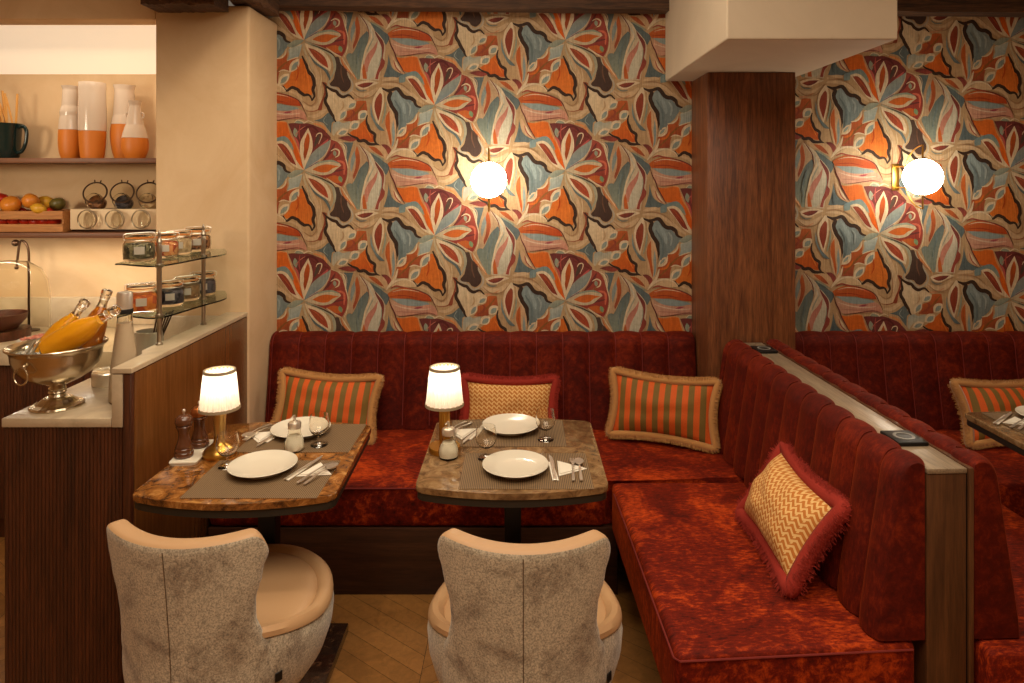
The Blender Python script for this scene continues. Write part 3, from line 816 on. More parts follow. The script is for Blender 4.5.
bm = B(); box(bm, -3.58, -1.73, 3.725, 3.748, .911, 1.06, .002); obj('splashback', P2(bm), M['counter'], bc)
bm = B(); box(bm, -1.72, -1.36, 3.205, 3.225, .911, 1.06, .002); obj('pier_splashback', P(bm), M['counter'], sc)
# wall shelves
def shelf(z0, z1, label):
    bm = B(); box(bm, -3.58, -1.73, 3.45, 3.748, z0, z1, .002)
    return tag(obj('wall_shelf', bm, M['shelf']), label, 'shelf', 'long wall shelves')
shelf(1.787, 1.811, 'upper brown wall shelf carrying the orange and white jugs')
shelf(1.407, 1.432, 'lower brown wall shelf carrying the fruit crate and jar rack')
TT = .76
# ================================================================ tables
def rounded(pts, r=.02, n=5):
    out = []
    m = len(pts)
    for i in range(m):
        p = Vector(pts[i]); a = (Vector(pts[i-1])-p); b = (Vector(pts[(i+1)%m])-p)
        if a.angle(b) > 2.7 or a.length < r*1.5 or b.length < r*1.5: out.append(tuple(p)); continue
        A = p+a.normalized()*r; Bq = p+b.normalized()*r
        for k in range(n+1):
            t = k/n; out.append(tuple((1-t)**2*A+2*t*(1-t)*p+t*t*Bq))
    return out
def table_outline(x0, x1, y0, y1, bf, bb, xb0=None, xb1=None, n=10):
    xb0 = x0 if xb0 is None else xb0; xb1 = x1 if xb1 is None else xb1
    pts = []
    for i in range(n+1):
        u = i/n; pts.append((x0+(x1-x0)*u, y0-bf*(1-(2*u-1)**2)))
    for i in range(n+1):
        u = i/n; pts.append((xb1+(xb0-xb1)*u, y1+bb*(1-(2*u-1)**2)))
    return rounded(pts, .022)
def table(label, cx, cy, pts, m, vis_base=True):
    t = thing('restaurant_table', label, 'table', (cx, cy, 0), 0, None)
    loc = [(x-cx, y-cy) for x, y in pts]
    bm = B(); prism(bm, loc, TT-.019, TT, .004, 2); obj('tabletop', bm, m, t)
    bm = B(); prism(bm, [(x*.985, y*.985) for x, y in loc], TT-.044, TT-.0195, .002, 1); obj('top_frame', bm, M['tabletrim'], t)
    bm = B(); box(bm, -.029, .029, -.029, .029, .035, TT-.045, .003); obj('column_leg', bm, M['black'], t)
    bm = B(); box(bm, -.21, .21, -.24, .24, 0, .034, .003); obj('base_slab', bm, M['darkmarble'], t)
    return t
table('brown veined marble table beside the wooden counter panel', -.855, 2.33, table_outline(-1.165, -.552, 2.04, 2.615, .06, .045, -1.15, -.566), M['marble'])
table('greyish brown stone table in the middle, in front of the banquette', -.025, 2.38, table_outline(-.3225, .2730, 2.095, 2.662, .05, .03), M['marble2'])
table('table at the right edge of the picture, partly visible behind the partition', 2.09, 2.46, table_outline(1.790, 2.39, 2.15, 2.76, .04, .02), M['marble2'])

# placemats
def mat_(x0, x1, y0, y1, label, rz=0):
    cx, cy = (x0+x1)/2, (y0+y1)/2
    bm = B(); box(bm, x0-cx, x1-cx, y0-cy, y1-cy, 0, .002, .0006, 1)
    o = tag(obj('placemat', bm, M['mat'], smooth=False), label, 'placemat', 'woven placemats'); o.location = (cx, cy, TT+.0003); o.rotation_euler = (0,0,rz); return o
mat_(-1.005, -.60, 2.015, 2.285, 'woven brown placemat at the near side of the left marble table')
mat_(-.985, -.59, 2.355, 2.625, 'woven brown placemat at the far side of the left marble table')
mat_(-.187, .225, 2.075, 2.345, 'woven brown placemat at the near side of the middle table')
mat_(-.262, .165, 2.405, 2.665, 'woven brown placemat at the far side of the middle table')
mat_(1.86, 2.26, 2.50, 2.755, 'woven placemat on the table at the right edge')

# plates
bm = B(); lathe(bm, [(.001,.004),(.06,.004),(.062,0),(.066,0),(.07,.006),(.095,.017),(.106,.022),(.1075,.0235),(.106,.025),(.094,.0205),(.075,.0125),(.06,.010),(.001,.0095)], n=48, cap=False)
bmesh.ops.remove_doubles(bm, verts=bm.verts[:], dist=.0005)
plate0 = tag(obj('dinner_plate', bm, M['porcelain']), 'white plate on the near placemat of the left marble table', 'plate', 'white dinner plates'); plate0.location = (-.83, 2.205, TT+.0025)
dup(plate0, (-.812, 2.53, TT+.0025), label='white plate at the far side of the left marble table, behind the sugar pourer')
dup(plate0, (-.0146, 2.205, TT+.0025), label='white plate on the near placemat of the middle table')
dup(plate0, (-.035, 2.565, TT+.0025), label='white plate at the far side of the middle table, before the patterned cushion')
dup(plate0, (2.06, 2.66, TT+.0025), label='white plate cut off by the right edge of the picture')

# wine glasses
def glass_(loc, label, h=.108, r=.036):
    t = thing('wine_glass', label, 'glass', loc, 0, 'small stemmed wine glasses')
    k = h/.108; q = r/.036
    bm = B(); lathe(bm, [(.0035,.034*k),(.012*q,.036*k),(.026*q,.045*k),(.0345*q,.06*k),(.036*q,.075*k),(.0335*q,.095*k),(.031*q,.108*k),(.030*q,.108*k),(.0325*q,.094*k),(.0348*q,.075*k),(.0332*q,.061*k),(.025*q,.0475*k),(.011*q,.039*k),(.0006,.0375*k)], n=32, cap=False)
    bmesh.ops.remove_doubles(bm, verts=bm.verts[:], dist=.0007)
    obj('bowl', bm, M['wineglass'], t)
    bm = B(); lathe(bm, [(.0005,0),(.028,0),(.0295,.0016),(.027,.0032),(.015,.0042),(.006,.007),(.0045,.018),(.0045,.0335),(.0005,.0336)], n=24, cap=False)
    bmesh.ops.remove_doubles(bm, verts=bm.verts[:], dist=.0006)
    obj('stem_and_foot', bm, M['wineglass'], t)
    return t
Z0 = TT+.0025
g0 = glass_((-.957, 2.235, Z0), 'small wine glass in front of the lamp on the left table')
dup(g0, (-.71, 2.415, Z0), label='small wine glass between the two plates at the right of the left table')
dup(g0, (-.114, 2.30, Z0), label='small wine glass at the left of the middle table, beside the sugar pourer')
dup(g0, (.092, 2.465, Z0), label='small wine glass at the far right of the middle table')

# sugar pourers
def pourer(loc, label):
    t = thing('sugar_pourer', label, 'sugar pourer', loc, 0, 'glass sugar pourers with metal spouts')
    bm = B(); lathe(bm, [(.001,0),(.030,0),(.033,.004),(.035,.02),(.032,.036),(.024,.052),(.021,.066),(.021,.082),(.0195,.082),(.0193,.066),(.0222,.052),(.030,.036),(.033,.02),(.0312,.006),(.001,.004)], n=32, cap=False)
    bmesh.ops.remove_doubles(bm, verts=bm.verts[:], dist=.0008); obj('jar', bm, M['thinglass'], t)
    bm = B(); lathe(bm, [(.030,.0055),(.0322,.02),(.0295,.036),(.0215,.052),(.001,.054)], n=28); obj('sugar_fill', bm, M['sugar'], t)
    bm = B(); lathe(bm, [(.0225,.078),(.0228,.094),(.020,.099),(.010,.102),(.001,.103)], n=28); obj('metal_cap', bm, M['steel'], t)
    bm = B(); tube(bm, [(0,0,.101),(0,0,.112),(-.002,0,.122)], .0045, 10); tube(bm, [(-.004,0,.118),(-.012,0,.112)], .0022, 6); obj('spout', bm, M['steel'], t)
    return t
p0 = pourer((-.784, 2.375, TT), 'glass sugar pourer standing between the placemats of the left table')
dup(p0, (-.242, 2.315, TT), label='glass sugar pourer in front of the lamp on the middle table')

# ================================================================ table lamps
def lamp(loc, label, kind):
    t = thing('table_lamp', label, 'lamp', loc)
    if kind == 'bell':
        bm = B(); lathe(bm, [(.053,0),(.055,.004),(.054,.014),(.045,.026),(.030,.036),(.0205,.046),(.0175,.06),(.017,.07)], n=40); obj('base', bm, M['brass'], t)
        bm = B(); lathe(bm, [(.0165,.07),(.019,.10),(.022,.14),(.023,.175)], n=28); obj('stem', bm, M['satinwood'], t)
    else:
        bm = B(); lathe(bm, [(.054,0),(.055,.002),(.055,.017),(.053,.0195),(.02,.021)], n=48, ribs=24, ribd=.008); obj('base', bm, M['brass'], t)
        bm = B(); lathe(bm, [(.0175,.021),(.0175,.165),(.016,.172)], n=48, ribs=16, ribd=.05); obj('stem', bm, M['brass'], t)
    bm = B(); n = 192; rings = []
    for r, z in ((.063,.162),(.0605,.175),(.0555,.22),(.0505,.27),(.048,.288)):
        rings.append([bm.verts.new(((r+.0038*math.cos(22*2*PI*k/n))*math.cos(2*PI*k/n), (r+.0038*math.cos(22*2*PI*k/n))*math.sin(2*PI*k/n), z)) for k in range(n)])
    for a, b in zip(rings, rings[1:]):
        for k in range(n): bm.faces.new((a[k], a[(k+1)%n], b[(k+1)%n], b[k]))
    sh = obj('lamp_shade', bm, M['shade'], t, ang=80)
    for r, z in ((.0655,.162),(.0505,.287)):
        bm = B(); lathe(bm, [(r-.003,z-.004),(r+.0022,z-.004),(r+.0014,z+.005),(r-.0035,z+.005)], closed=True, n=60); obj('trim_band', bm, M['shadetrim'], sh)
    bm = B(); ball(bm, (0,0,.225), .018, sz=1.3); obj('bulb', bm, M['bulb'], t)
    point('table_lamp_glow', (loc[0], loc[1], loc[2]+.258), .45, col=(255,240,216), r=.015)
    return t
lamp((-1.027, 2.335, TT), 'lit table lamp with pleated shade on the left marble table, beside the pepper mills', 'bell')
lamp((-.262, 2.372, TT), 'lit table lamp with pleated shade and brass cylinder stem on the middle table', 'cyl')

# ================================================================ mills on a tray
t = thing('mill_tray', 'small white porcelain tray under the two mills', 'tray', (-1.121, 2.345, TT), .10)
bm = B(); prism(bm, rounded([(-.043,-.098),(.043,-.098),(.043,.098),(-.043,.098)], .012), 0, .006, .002, 2); obj('tray_base', bm, M['porcelain'], t)
bm = B(); prism(bm, rounded([(-.045,-.10),(.045,-.10),(.045,.10),(-.045,.10)], .012), .0062, .0108, .001, 1)
obj('rim', bm, M['porcelain'], t)
def mill(loc, label, capm):
    t = thing('pepper_mill', label, 'mill', loc, 0, 'turned wooden mills')
    bm = B(); lathe(bm, [(.0295,0),(.031,.004),(.031,.014),(.0285,.017),(.0295,.02),(.0295,.026),(.0265,.030),(.0275,.034),(.023,.044),(.0185,.06),(.0175,.075),(.020,.088),(.0245,.098),(.0255,.101),(.0235,.105)], n=32); obj('body', bm, M['copperwood'], t)
    bm = B(); lathe(bm, [(.018,.1055),(.0265,.108),(.029,.117),(.027,.128),(.018,.137),(.006,.141)], n=32); obj('head', bm, capm, t)
    bm = B(); lathe(bm, [(.003,.1412),(.003,.146),(.0055,.149),(.0055,.155),(.003,.158)], n=16); obj('knob', bm, M['steel'], t)
    return t
mill((-1.131, 2.298, TT+.0112), 'dark turned wooden mill at the near end of the white tray', M['copperwood'])
mill((-1.119, 2.385, TT+.0112), 'copper-headed turned mill at the far end of the white tray', M['copper'])

# ================================================================ cutlery and napkins
def flat(bm, pts, z0, th, M_=None, bend=None):
    prism(bm, pts, z0, z0+th)
def mk_fork():
    bm = B(); hw = [(0,.0045),(.02,.0048),(.06,.0028),(.10,.0024),(.118,.006),(.128,.0095)]
    pts = [(w, y) for y, w in hw]
    tin = []
    y0, y1 = .128, .168
    for k in range(4):
        x = .0095-.0019-k*.0054
        tin += [(x+.0016, y0+.004), (x+.0011, y1), (x-.0011, y1), (x-.0016, y0+.004)]
        if k < 3: tin.append((x-.0027, y0+.001))
    pts = pts+tin+[(-w, y) for y, w in reversed(hw)]
    prism(bm, pts, 0, .0018)
    for v in bm.verts: v.co.z += .010*max(0, math.sin((v.co.y-.02)/.15*PI))*.9 if v.co.y > .02 else 0
    return bm
def mk_knife():
    bm = B(); pts = [(.0045,0),(.0052,.03),(.0042,.085),(.0075,.095),(.0085,.14),(.006,.175),(-.002,.195),(-.0045,.175),(-.0042,.085),(-.0052,.03),(-.0045,0)]
    prism(bm, pts, 0, .003, .0008, 1); return bm
def mk_spoon():
    bm = B(); pts = [(.0045,0),(.0048,.02),(.0024,.07),(.0024,.11),(-.0024,.11),(-.0024,.07),(-.0048,.02),(-.0045,0)]
    prism(bm, pts, 0, .0018)
    for v in bm.verts: v.co.z += .008*max(0, math.sin((v.co.y-.01)/.13*PI))
    M_ = Matrix.Translation((0,.13,.007)) @ Matrix.Diagonal((.66,1,.36,1))
    lathe(bm, [(.0235,.004),(.022,-.006),(.015,-.016),(.004,-.020),(.0038,-.018),(.0145,-.014),(.0212,-.005),(.0228,.004)], n=24, M=M_)
    return bm
cut = {'fork': mk_fork(), 'dinner_knife': mk_knife(), 'spoon': mk_spoon()}
cm = {k: None for k in cut}
def cutlery(kind, loc, rz, label):
    g = {'fork': 'steel forks', 'dinner_knife': 'steel table knives', 'spoon': 'steel spoons'}[kind]
    if cm[kind] is None: o = obj(kind, cut[kind], M['steel']); cm[kind] = o
    else: o = cm[kind].copy(); C.objects.link(o)
    o.location = loc; o.rotation_euler = (0,0,rz)
    return tag(o, label, {'fork':'fork','dinner_knife':'knife','spoon':'spoon'}[kind], g)
def napkin(loc, rz, label, s=1.0):
    bm = B()
    prism(bm, [(-.035*s,-.055*s),(.062*s,-.004*s),(-.028*s,.062*s)], 0, .003, .001, 1)
    prism(bm, [(-.030*s,-.045*s),(.052*s,-.002*s),(-.025*s,.050*s)], .0032, .006, .001, 1)
    prism(bm, [(-.058*s,-.085*s),(-.038*s,-.088*s),(-.044*s,.05*s),(-.060*s,.052*s)], 0, .004, .001, 1)
    o = tag(obj('napkin', bm, M['linen']), label, 'napkin', 'folded white napkins'); o.location = loc; o.rotation_euler = (0,0,rz); return o
def setting(x, y, rz, who, k=1):
    Zc = TT+.0026
    def at_(dx, dy): c, s = math.cos(rz), math.sin(rz); return (x+c*dx-s*dy, y+s*dx+c*dy)
    a = at_(0,0); napkin((a[0], a[1], Zc), rz, 'white napkin '+who)
    a = at_(-.049,-.09); cutlery('dinner_knife', (a[0], a[1], Zc+.0042), rz, 'steel knife '+who)
    a = at_(.005,-.10); cutlery('fork', (a[0], a[1], Zc+.0062), rz-.12, 'steel fork '+who)
    a = at_(.03,-.10); cutlery('spoon', (a[0], a[1], Zc+.0062), rz-.08, 'steel spoon '+who)
setting(.155, 2.215, .05, 'to the right of the near plate on the middle table')
setting(-.655, 2.195, -.35, 'to the right of the near plate on the left table')
setting(-.215, 2.53, PI-.35, 'to the left of the far plate on the middle table')
setting(-.945, 2.50, PI-.25, 'to the left of the far plate on the left table')
setting(1.925, 2.64, -.9, 'on the table at the right edge')

# ================================================================ tub chairs
def chair(label, loc, rz):
    t = thing('tub_chair', label, 'chair', loc, rz)
    def ell(x, y): return (x, y*(1.18 if y > 0 else 1.0))
    def rise(r, y, z):
        w_ = min(1, max(0, (z-.36)/.09))*min(1, max(0, (r-.20)/.05)) if z < .49 and r > .2 else 0
        return .075*w_*max(0, (.06-y)/.3)**1.25
    def lath(name, prof, m, par, n=64, cap=True):
        bm = B(); rings = []
        for r, z in prof:
            rings.append([bm.verts.new((*ell(r*math.cos(2*PI*k/n), r*math.sin(2*PI*k/n)), z+rise(r, r*math.sin(2*PI*k/n), z))) for k in range(n)])
        for a, b in zip(rings, rings[1:]):
            for k in range(n): bm.faces.new((a[k], a[(k+1)%n], b[(k+1)%n], b[k]))
        bm.faces.new(rings[0][::-1]); bm.faces.new(rings[-1])
        return obj(name, bm, m, par)
    lath('seat_shell', [(.10,.235),(.165,.25),(.22,.29),(.255,.34),(.272,.39),(.276,.43),(.272,.452),(.262,.462),(.245,.452),(.19,.44)], M['boucle'], t)
    lath('seat_cushion', [(.255,.455),(.2745,.459),(.273,.472),(.262,.484),(.246,.487),(.234,.481),(.229,.474),(.224,.480),(.205,.489),(.15,.495),(.08,.498),(.01,.499)], M['leather'], t)
    def hw(z):
        K = [(.26,.19),(.34,.225),(.43,.235),(.48,.228),(.53,.208),(.58,.198),(.63,.200),(.70,.218),(.76,.234),(.86,.234)]
        for (a, wa), (b, wb) in zip(K, K[1:]):
            if z <= b:
                s = min(1, max(0, (z-a)/(b-a))); s = s*s*(3-2*s); return wa+(wb-wa)*s
        return K[-1][1]
    R = .252
    def mid(u, v):
        top = .790+.016*abs(u)**2-.060*max(0, (abs(u)-.80)/.20)**2.6
        z = .30+(top-.30)*v
        return z
    def P(u, q):
        # q in 0..1 : outer face up, over the top, inner face down
        h = .026*(1-abs(u)**10)**.5 if abs(u) < 1 else 0
        if q < .42: v = q/.42; off = h; dz = 0
        elif q < .58:
            a = (q-.42)/.16*PI; v = 1; off = h*math.copysign(abs(math.cos(a))**.6, math.cos(a)); dz = .016*math.sin(a)**.7*(1 if h else 0)*min(1, h/.026)
        else: v = 1-(q-.58)/.42; off = -h; dz = 0
        z = mid(u, v)
        w = hw(z); Rz = R+.07*min(1, max(0, (z-.46)/.22)); th = u*math.asin(min(.995, w/(Rz+.026)))
        lean = .035*max(0, (z-.45)/.35)**1.3
        rad = Rz+off
        if z < .42: rad -= .05*((.42-z)/.12)**2*.5
        return (rad*math.sin(th), -rad*math.cos(th)-lean+(Rz-R), z+dz)
    nu = 60
    for name, q0, q1, nq, m in (('back_shell', 0, .445, 26, M['boucle']), ('back_pad', .445, 1, 32, M['leather'])):
        bm = B(); us = [math.sin((i/nu-.5)*PI) for i in range(nu+1)]
        V = [[bm.verts.new(P(u, q0+(q1-q0)*j/nq)) for j in range(nq+1)] for u in us]
        for a, b in zip(V, V[1:]):
            for j in range(nq): bm.faces.new((a[j], b[j], b[j+1], a[j+1]))
        o = obj(name, bm, m, t, ang=70)
        if name == 'back_shell':
            bm = B(); tube(bm, [Vector(P(0, .02+.4*j/30))+Vector((0,-.0005,0)) for j in range(31)], .0012, 5); obj('centre_seam', bm, mats_seam, o)
    bm = B(); lathe(bm, [(.09,.222),(.09,.234)], n=32); lathe(bm, [(.028,.03),(.028,.222)], n=24); obj('pedestal', bm, M['black'], t)
    for k in range(4):
        a = PI/4+k*PI/2+.3; Mx = Matrix.Rotation(a, 4, 'Z')
        bm = B(); box(bm, .02, .27, -.019, .019, .006, .026, .003, 2, M=Mx); obj('leg', bm, M['black'], t)
    bm = B(); Mt = Matrix.Rotation(-.62, 4, 'Z') @ Matrix.Translation((.272,0,.40)); box(bm, 0, .0035, -.010, .010, -.012, .012, .001, 1, M=Mt); obj('fabric_tag', bm, M['black'], t)
    return t
mats_seam = mat('dark_seam', (96,78,58), .9)
chair('beige chenille tub chair with tan leather seat at the left marble table', (-.832, 1.975, 0), -.13)
chair('beige chenille tub chair seen squarely from behind at the middle table', (.014, 1.95, 0), -.02)

# ================================================================ cushions
M['stripe'] = mat('orange_olive_stripe', (216,84,24), .8); t = NT(M['stripe'])
sx = t.n('ShaderNodeSeparateXYZ'); t.l(t.coord((1,1,1)), sx.inputs[0])
m1 = t.n('ShaderNodeMath', operation='MULTIPLY'); m1.inputs[1].default_value = 1/.0535; t.l(sx.outputs[0], m1.inputs[0])
m0 = t.n('ShaderNodeMath', operation='ADD'); m0.inputs[1].default_value = 50.25; t.l(m1.outputs[0], m0.inputs[0])
m2 = t.n('ShaderNodeMath', operation='FRACT'); t.l(m0.outputs[0], m2.inputs[0])
c = t.ramp(m2.outputs[0], [(0,(214,90,16)),(.5,(120,92,32))], 'CONSTANT')
t.l(t.mix(c, t.ramp(t.noise(t.coord((200,200,200)), 2, 2), [(.3,(205,205,205)),(.7,(255,255,255))]), .6, 'MULTIPLY'), t.b.inputs['Base Color'])
M['hound'] = mat('ochre_cream_weave', (206,150,80), .85); t = NT(M['hound'])
sx = t.n('ShaderNodeSeparateXYZ'); t.l(t.coord((1,1,1)), sx.inputs[0])
def mth(op, a, b=None):
    x = t.n('ShaderNodeMath', operation=op)
    for i, v in enumerate((a, b)):
        if v is None: continue
        if isinstance(v, (int, float)): x.inputs[i].default_value = v
        else: t.l(v, x.inputs[i])
    return x.outputs[0]
zx = mth('PINGPONG', mth('MULTIPLY', sx.outputs[0], 1/.024), .5)
zz = mth('FRACT', mth('ADD', mth('ADD', mth('MULTIPLY', sx.outputs[2], 1/.019), mth('MULTIPLY', zx, 1.3)), 40))
xx = mth('FRACT', mth('ADD', mth('MULTIPLY', sx.outputs[0], 1/.024), 40.2))
ck = mth('MAXIMUM', mth('GREATER_THAN', zz, .58), mth('MULTIPLY', mth('GREATER_THAN', xx, .80), mth('GREATER_THAN', zz, .25)))
c = t.ramp(ck, [(0,(176,104,34)),(.5,(214,172,108))], 'CONSTANT'); t.l(c, t.b.inputs['Base Color'])
M['fringe_gold'] = mat('tan_brush_fringe', (176,124,66), .9); M['fringe_gold'].node_tree.nodes['Principled BSDF'].inputs['Sheen Weight'].default_value = .3
M['fringe_red'] = mat('red_brush_fringe', (140,30,10), .9)
def cushion(label, loc, rot, w, h, th, cover, fringe, seed=1, bend=.0, ear=.09, fw=.033):
    t = thing('cushion', label, 'cushion', loc)
    t.rotation_mode = 'XYZ'; t.rotation_euler = rot
    rr = random.Random(seed)
    def base(u, v):
        x = w/2*u*(1-ear*(1-v*v)); z = h/2*v*(1-ear*1.6*(1-u*u))
        e = (max(0, 1-abs(u)**2.4)*max(0, 1-abs(v)**2.4))**.55
        wr = noise.noise(Vector((u*2.2+seed*7, v*2.2, 0)))*.012*e
        return x, z, e, wr
    bm = B(); n = 44; mm = 28
    def yb(x, z): return bend*(x/(w/2))**2*.5
    for s in (-1, 1):
        def fn(a, b):
            u, v = 2*a-1, 2*b-1; u = math.sin(u*PI/2); v = math.sin(v*PI/2)
            x, z, e, wr = base(u, v); return (x, s*th/2*e+wr+yb(x, z), z+h/2+fw*.8)
        grid(bm, n, mm, fn)
    bmesh.ops.remove_doubles(bm, verts=bm.verts[:], dist=.0006)
    obj('cover', bm, cover, t, ang=80)
    # brush fringe all round
    bm = B(); per = []
    N = 340
    corners = [(-1,-1),(1,-1),(1,1),(-1,1)]
    for k in range(4):
        a, b = corners[k], corners[(k+1)%4]
        m_ = N*(w if k % 2 == 0 else h)/(2*(w+h))
        for i in range(int(m_)):
            s = i/int(m_); per.append((a[0]+(b[0]-a[0])*s, a[1]+(b[1]-a[1])*s))
    Q = [Vector((base(u, v)[0], yb(base(u, v)[0],0), base(u, v)[1]+h/2+fw*.8)) for u, v in per]
    L_ = len(Q)
    Nr = []
    for i in range(L_):
        d = Vector((0,0,0))
        for k in range(1, 9): d += (Q[(i+k)%L_]-Q[i-k])
        d.y = 0; d.normalize(); Nr.append(Vector((d.z, 0, -d.x)))
    rings = []
    for i in range(L_):
        nn = Nr[i]; rings.append([bm.verts.new(Q[i]+nn*a*fw+Vector((0,b,0))) for a, b in ((-.15,-.018),(.35,-.024),(.75,-.015),(.86,0),(.75,.015),(.35,.024),(-.15,.018))])
    for i in range(L_):
        a, b = rings[i], rings[(i+1)%L_]
        for k in range(7): bm.faces.new((a[k], b[k], b[(k+1)%7], a[(k+1)%7]))
    for i in range(L_*12):
        j = rr.randrange(L_); nn = Nr[j]; tt = Vector((nn.z,0,-nn.x)); q = Q[j]+tt*(rr.random()-.5)*.006
        y0 = (rr.random()-.5)*.036; y1 = y0*1.35+(rr.random()-.5)*.014
        st = q+Vector((0,y0,0))+nn*fw*rr.uniform(-.1,.3)
        en = q+Vector((0,y1,0))+nn*fw*rr.uniform(.85,1.08)+tt*(rr.random()-.5)*.012
        wd = tt*.0011
        md = (st+en)/2+Vector((0,(rr.random()-.5)*.006,0))
        vs = [bm.verts.new(p) for p in (st-wd, st+wd, md+wd, md-wd, en+wd*.6, en-wd*.6)]
        bm.faces.new((vs[0],vs[1],vs[2],vs[3])); bm.faces.new((vs[3],vs[2],vs[4],vs[5]))
    obj('fringe', bm, fringe, t, ang=80)
    return t
R_ = math.radians
cushion('orange and olive striped cushion with tan fringe behind the left table', (-.942, 3.24, .455), (R_(-20),R_(4),0), .455, .275, .13, M['stripe'], M['fringe_gold'], 2, -.01)
cushion('ochre checked cushion with red fringe behind the middle table', (-.055, 3.25, .448), (R_(-20),R_(1),0), .43, .255, .13, M['hound'], M['fringe_red'], 3, fw=.038)
cushion('orange and olive striped cushion with tan fringe in the corner by the column', (.660, 3.20, .46), (R_(-14),R_(1),R_(-20)), .475, .275, .13, M['stripe'], M['fringe_gold'], 4)
cushion('ochre checked cushion with red fringe leaning on the side banquette against the partition', (.800, 2.285, .450), (R_(-33),0,R_(-91)), .455, .27, .19, M['hound'], M['fringe_red'], 5, fw=.046)
cushion('orange and olive striped cushion at the right edge, behind the far right table', (2.33, 3.18, .455), (R_(-22),R_(0),R_(4)), .47, .26, .13, M['stripe'], M['fringe_gold'], 6)

# ================================================================ wall lamps
def sconce(x, z, label):
    t = thing('wall_lamp', label, 'wall lamp', (x, 3.35, z), 0, 'brass ring wall lamps with white globes')
    bm = B(); ball(bm, (0,0,0), .088, n=40); obj('globe', bm, M['globe'], t)
    bm = B()
    pts = [(0, .155*math.sin(a), .155*math.cos(a)) for a in [PI*i/40 for i in range(41)]]
    tube(bm, pts, .0035, 8); obj('ring_arm', bm, M['brass'], t)
    for s in (1, -1):
        bm = B(); tube(bm, [(0,0,s*.088),(0,0,s*.158)], .0042, 8); lathe(bm, [(.018,-.003),(.018,.003)], cz=s*.0895, n=20); obj('stem', bm, M['brass'], t)
    bm = B()
    for zz in (-.055, .055): tube(bm, [(0,.14,zz),(0,.245,zz)], .0035, 6)
    tube(bm, [(0,.14,-.057),(0,.14,.057)], .0035, 6)
    obj('bracket', bm, M['brass'], t)
    bm = B(); box(bm, -.018, .018, .238, .2475, -.07, .07, .002); obj('wall_plate', bm, M['brass'], t)
    return t
sconce(-.1535, 1.70, 'glowing white globe lamp on the floral wall left of the column')
sconce(1.975, 1.715, 'glowing white globe lamp on the floral wall right of the column')
# ================================================================ things on the service counter
CT = .911
M['bottleglass'] = mat('bottle_glass_clear', (255,252,246), .02, 0, Transmission_Weight=1.0, IOR=1.33)
rb = random.Random(21)
# silver footed bowl
t = thing('silver_bowl', 'large footed silver bowl with ring handles on the service counter, holding juice bottles', 'bowl', (-1.615, 2.385, CT))
bm = B(); lathe(bm, [(.001,.062),(.03,.060),(.032,.066),(.026,.074),(.045,.083),(.085,.099),(.122,.120),(.147,.148),(.158,.178),(.1605,.200),(.166,.212),(.1775,.219),(.1785,.2225),(.1755,.225),(.162,.217),(.154,.204),(.151,.178),(.139,.150),(.115,.125),(.08,.106),(.03,.095),(.001,.094)], n=72, cap=False)
bmesh.ops.remove_doubles(bm, verts=bm.verts[:], dist=.0009); obj('basin', bm, M['silver'], t)
bm = B(); lathe(bm, [(.001,0),(.094,0),(.096,.004),(.093,.010),(.078,.014),(.066,.018),(.058,.027),(.047,.034),(.031,.038),(.027,.046),(.033,.052),(.029,.0585),(.001,.059)], n=72, ribs=18, ribd=.018); obj('foot', bm, M['silver'], t)
for a in (PI*1.46, PI*.46):
    c = Vector((.159*math.cos(a), .159*math.sin(a), .180)); o_ = Vector((math.cos(a), math.sin(a), 0))
    bm = B(); ball(bm, c+o_*.003, .011, sx=1, sz=.8); tube(bm, [c, c+o_*.014], .004, 8)
    s_ = Vector((-o_.y, o_.x, 0)); k_ = c+o_*.013+Vector((0,0,-.03))
    tube(bm, [k_+s_*.029*math.cos(b)+Vector((0,0,.029*math.sin(b)))+o_*.004 for b in [2*PI*i/28 for i in range(28)]], .003, 8, closed=True)
    obj('ring_handle', bm, M['silver'], t)
bm = B()
for i in range(260):
    r = .115*math.sqrt(rb.random()); a = rb.random()*2*PI; s = rb.uniform(.007,.013)
    Mx = Matrix.Translation((r*math.cos(a), r*math.sin(a), .172+rb.random()*.016)) @ Matrix.Rotation(rb.random()*3, 4, Vector((rb.random(), rb.random(), 1)))
    box(bm, -s, s, -s, s, -s*.8, s*.8, 0, M=Mx)
o = tag(obj('crushed_ice', bm, M['ice'], smooth=False), 'crushed ice filling the silver bowl', 'ice', kind='stuff'); o.location = t.location
def bottle(label, loc, rot, juice, k=1.0):
    t = thing('juice_bottle', label, 'bottle', loc, 0, 'juice bottles in the silver bowl'); t.rotation_euler = rot
    pr = [(.001,0),(.034,0),(.0385,.004),(.040,.02),(.040,.085),(.037,.115),(.029,.142),(.0185,.165),(.0145,.185),(.0145,.205),(.0165,.207),(.0165,.214),(.0135,.214)]
    bm = B(); lathe(bm, [(r*k,z*k) for r, z in pr], n=32); obj('bottle_glass', bm, M['bottleglass'], t)
    bm = B(); lathe(bm, [(r*k,z*k) for r, z in [(.001,.003),(.036,.004),(.0378,.02),(.0378,.085),(.0348,.114),(.026,.141),(.0155,.164),(.012,.172),(.001,.172)]], n=32); obj('juice', bm, juice, t)
    bm = B(); lathe(bm, [(.0135,.2145*k),(.0185,.220*k),(.0185,.232*k),(.012,.238*k),(.001,.239*k)], n=20); obj('stopper', bm, M['glass'], t)
    bm = B(); tube(bm, catmull([(.017*k,0,.200*k),(.026*k,0,.190*k),(.027*k,0,.172*k),(.021*k,0,.164*k)], 5), .0014, 6); tube(bm, [(.0155*k*math.cos(b),.0155*k*math.sin(b),.2*k) for b in [2*PI*i/20 for i in range(20)]], .0014, 6, closed=True)
    obj('wire_clip', bm, M['steel'], t)
    return t
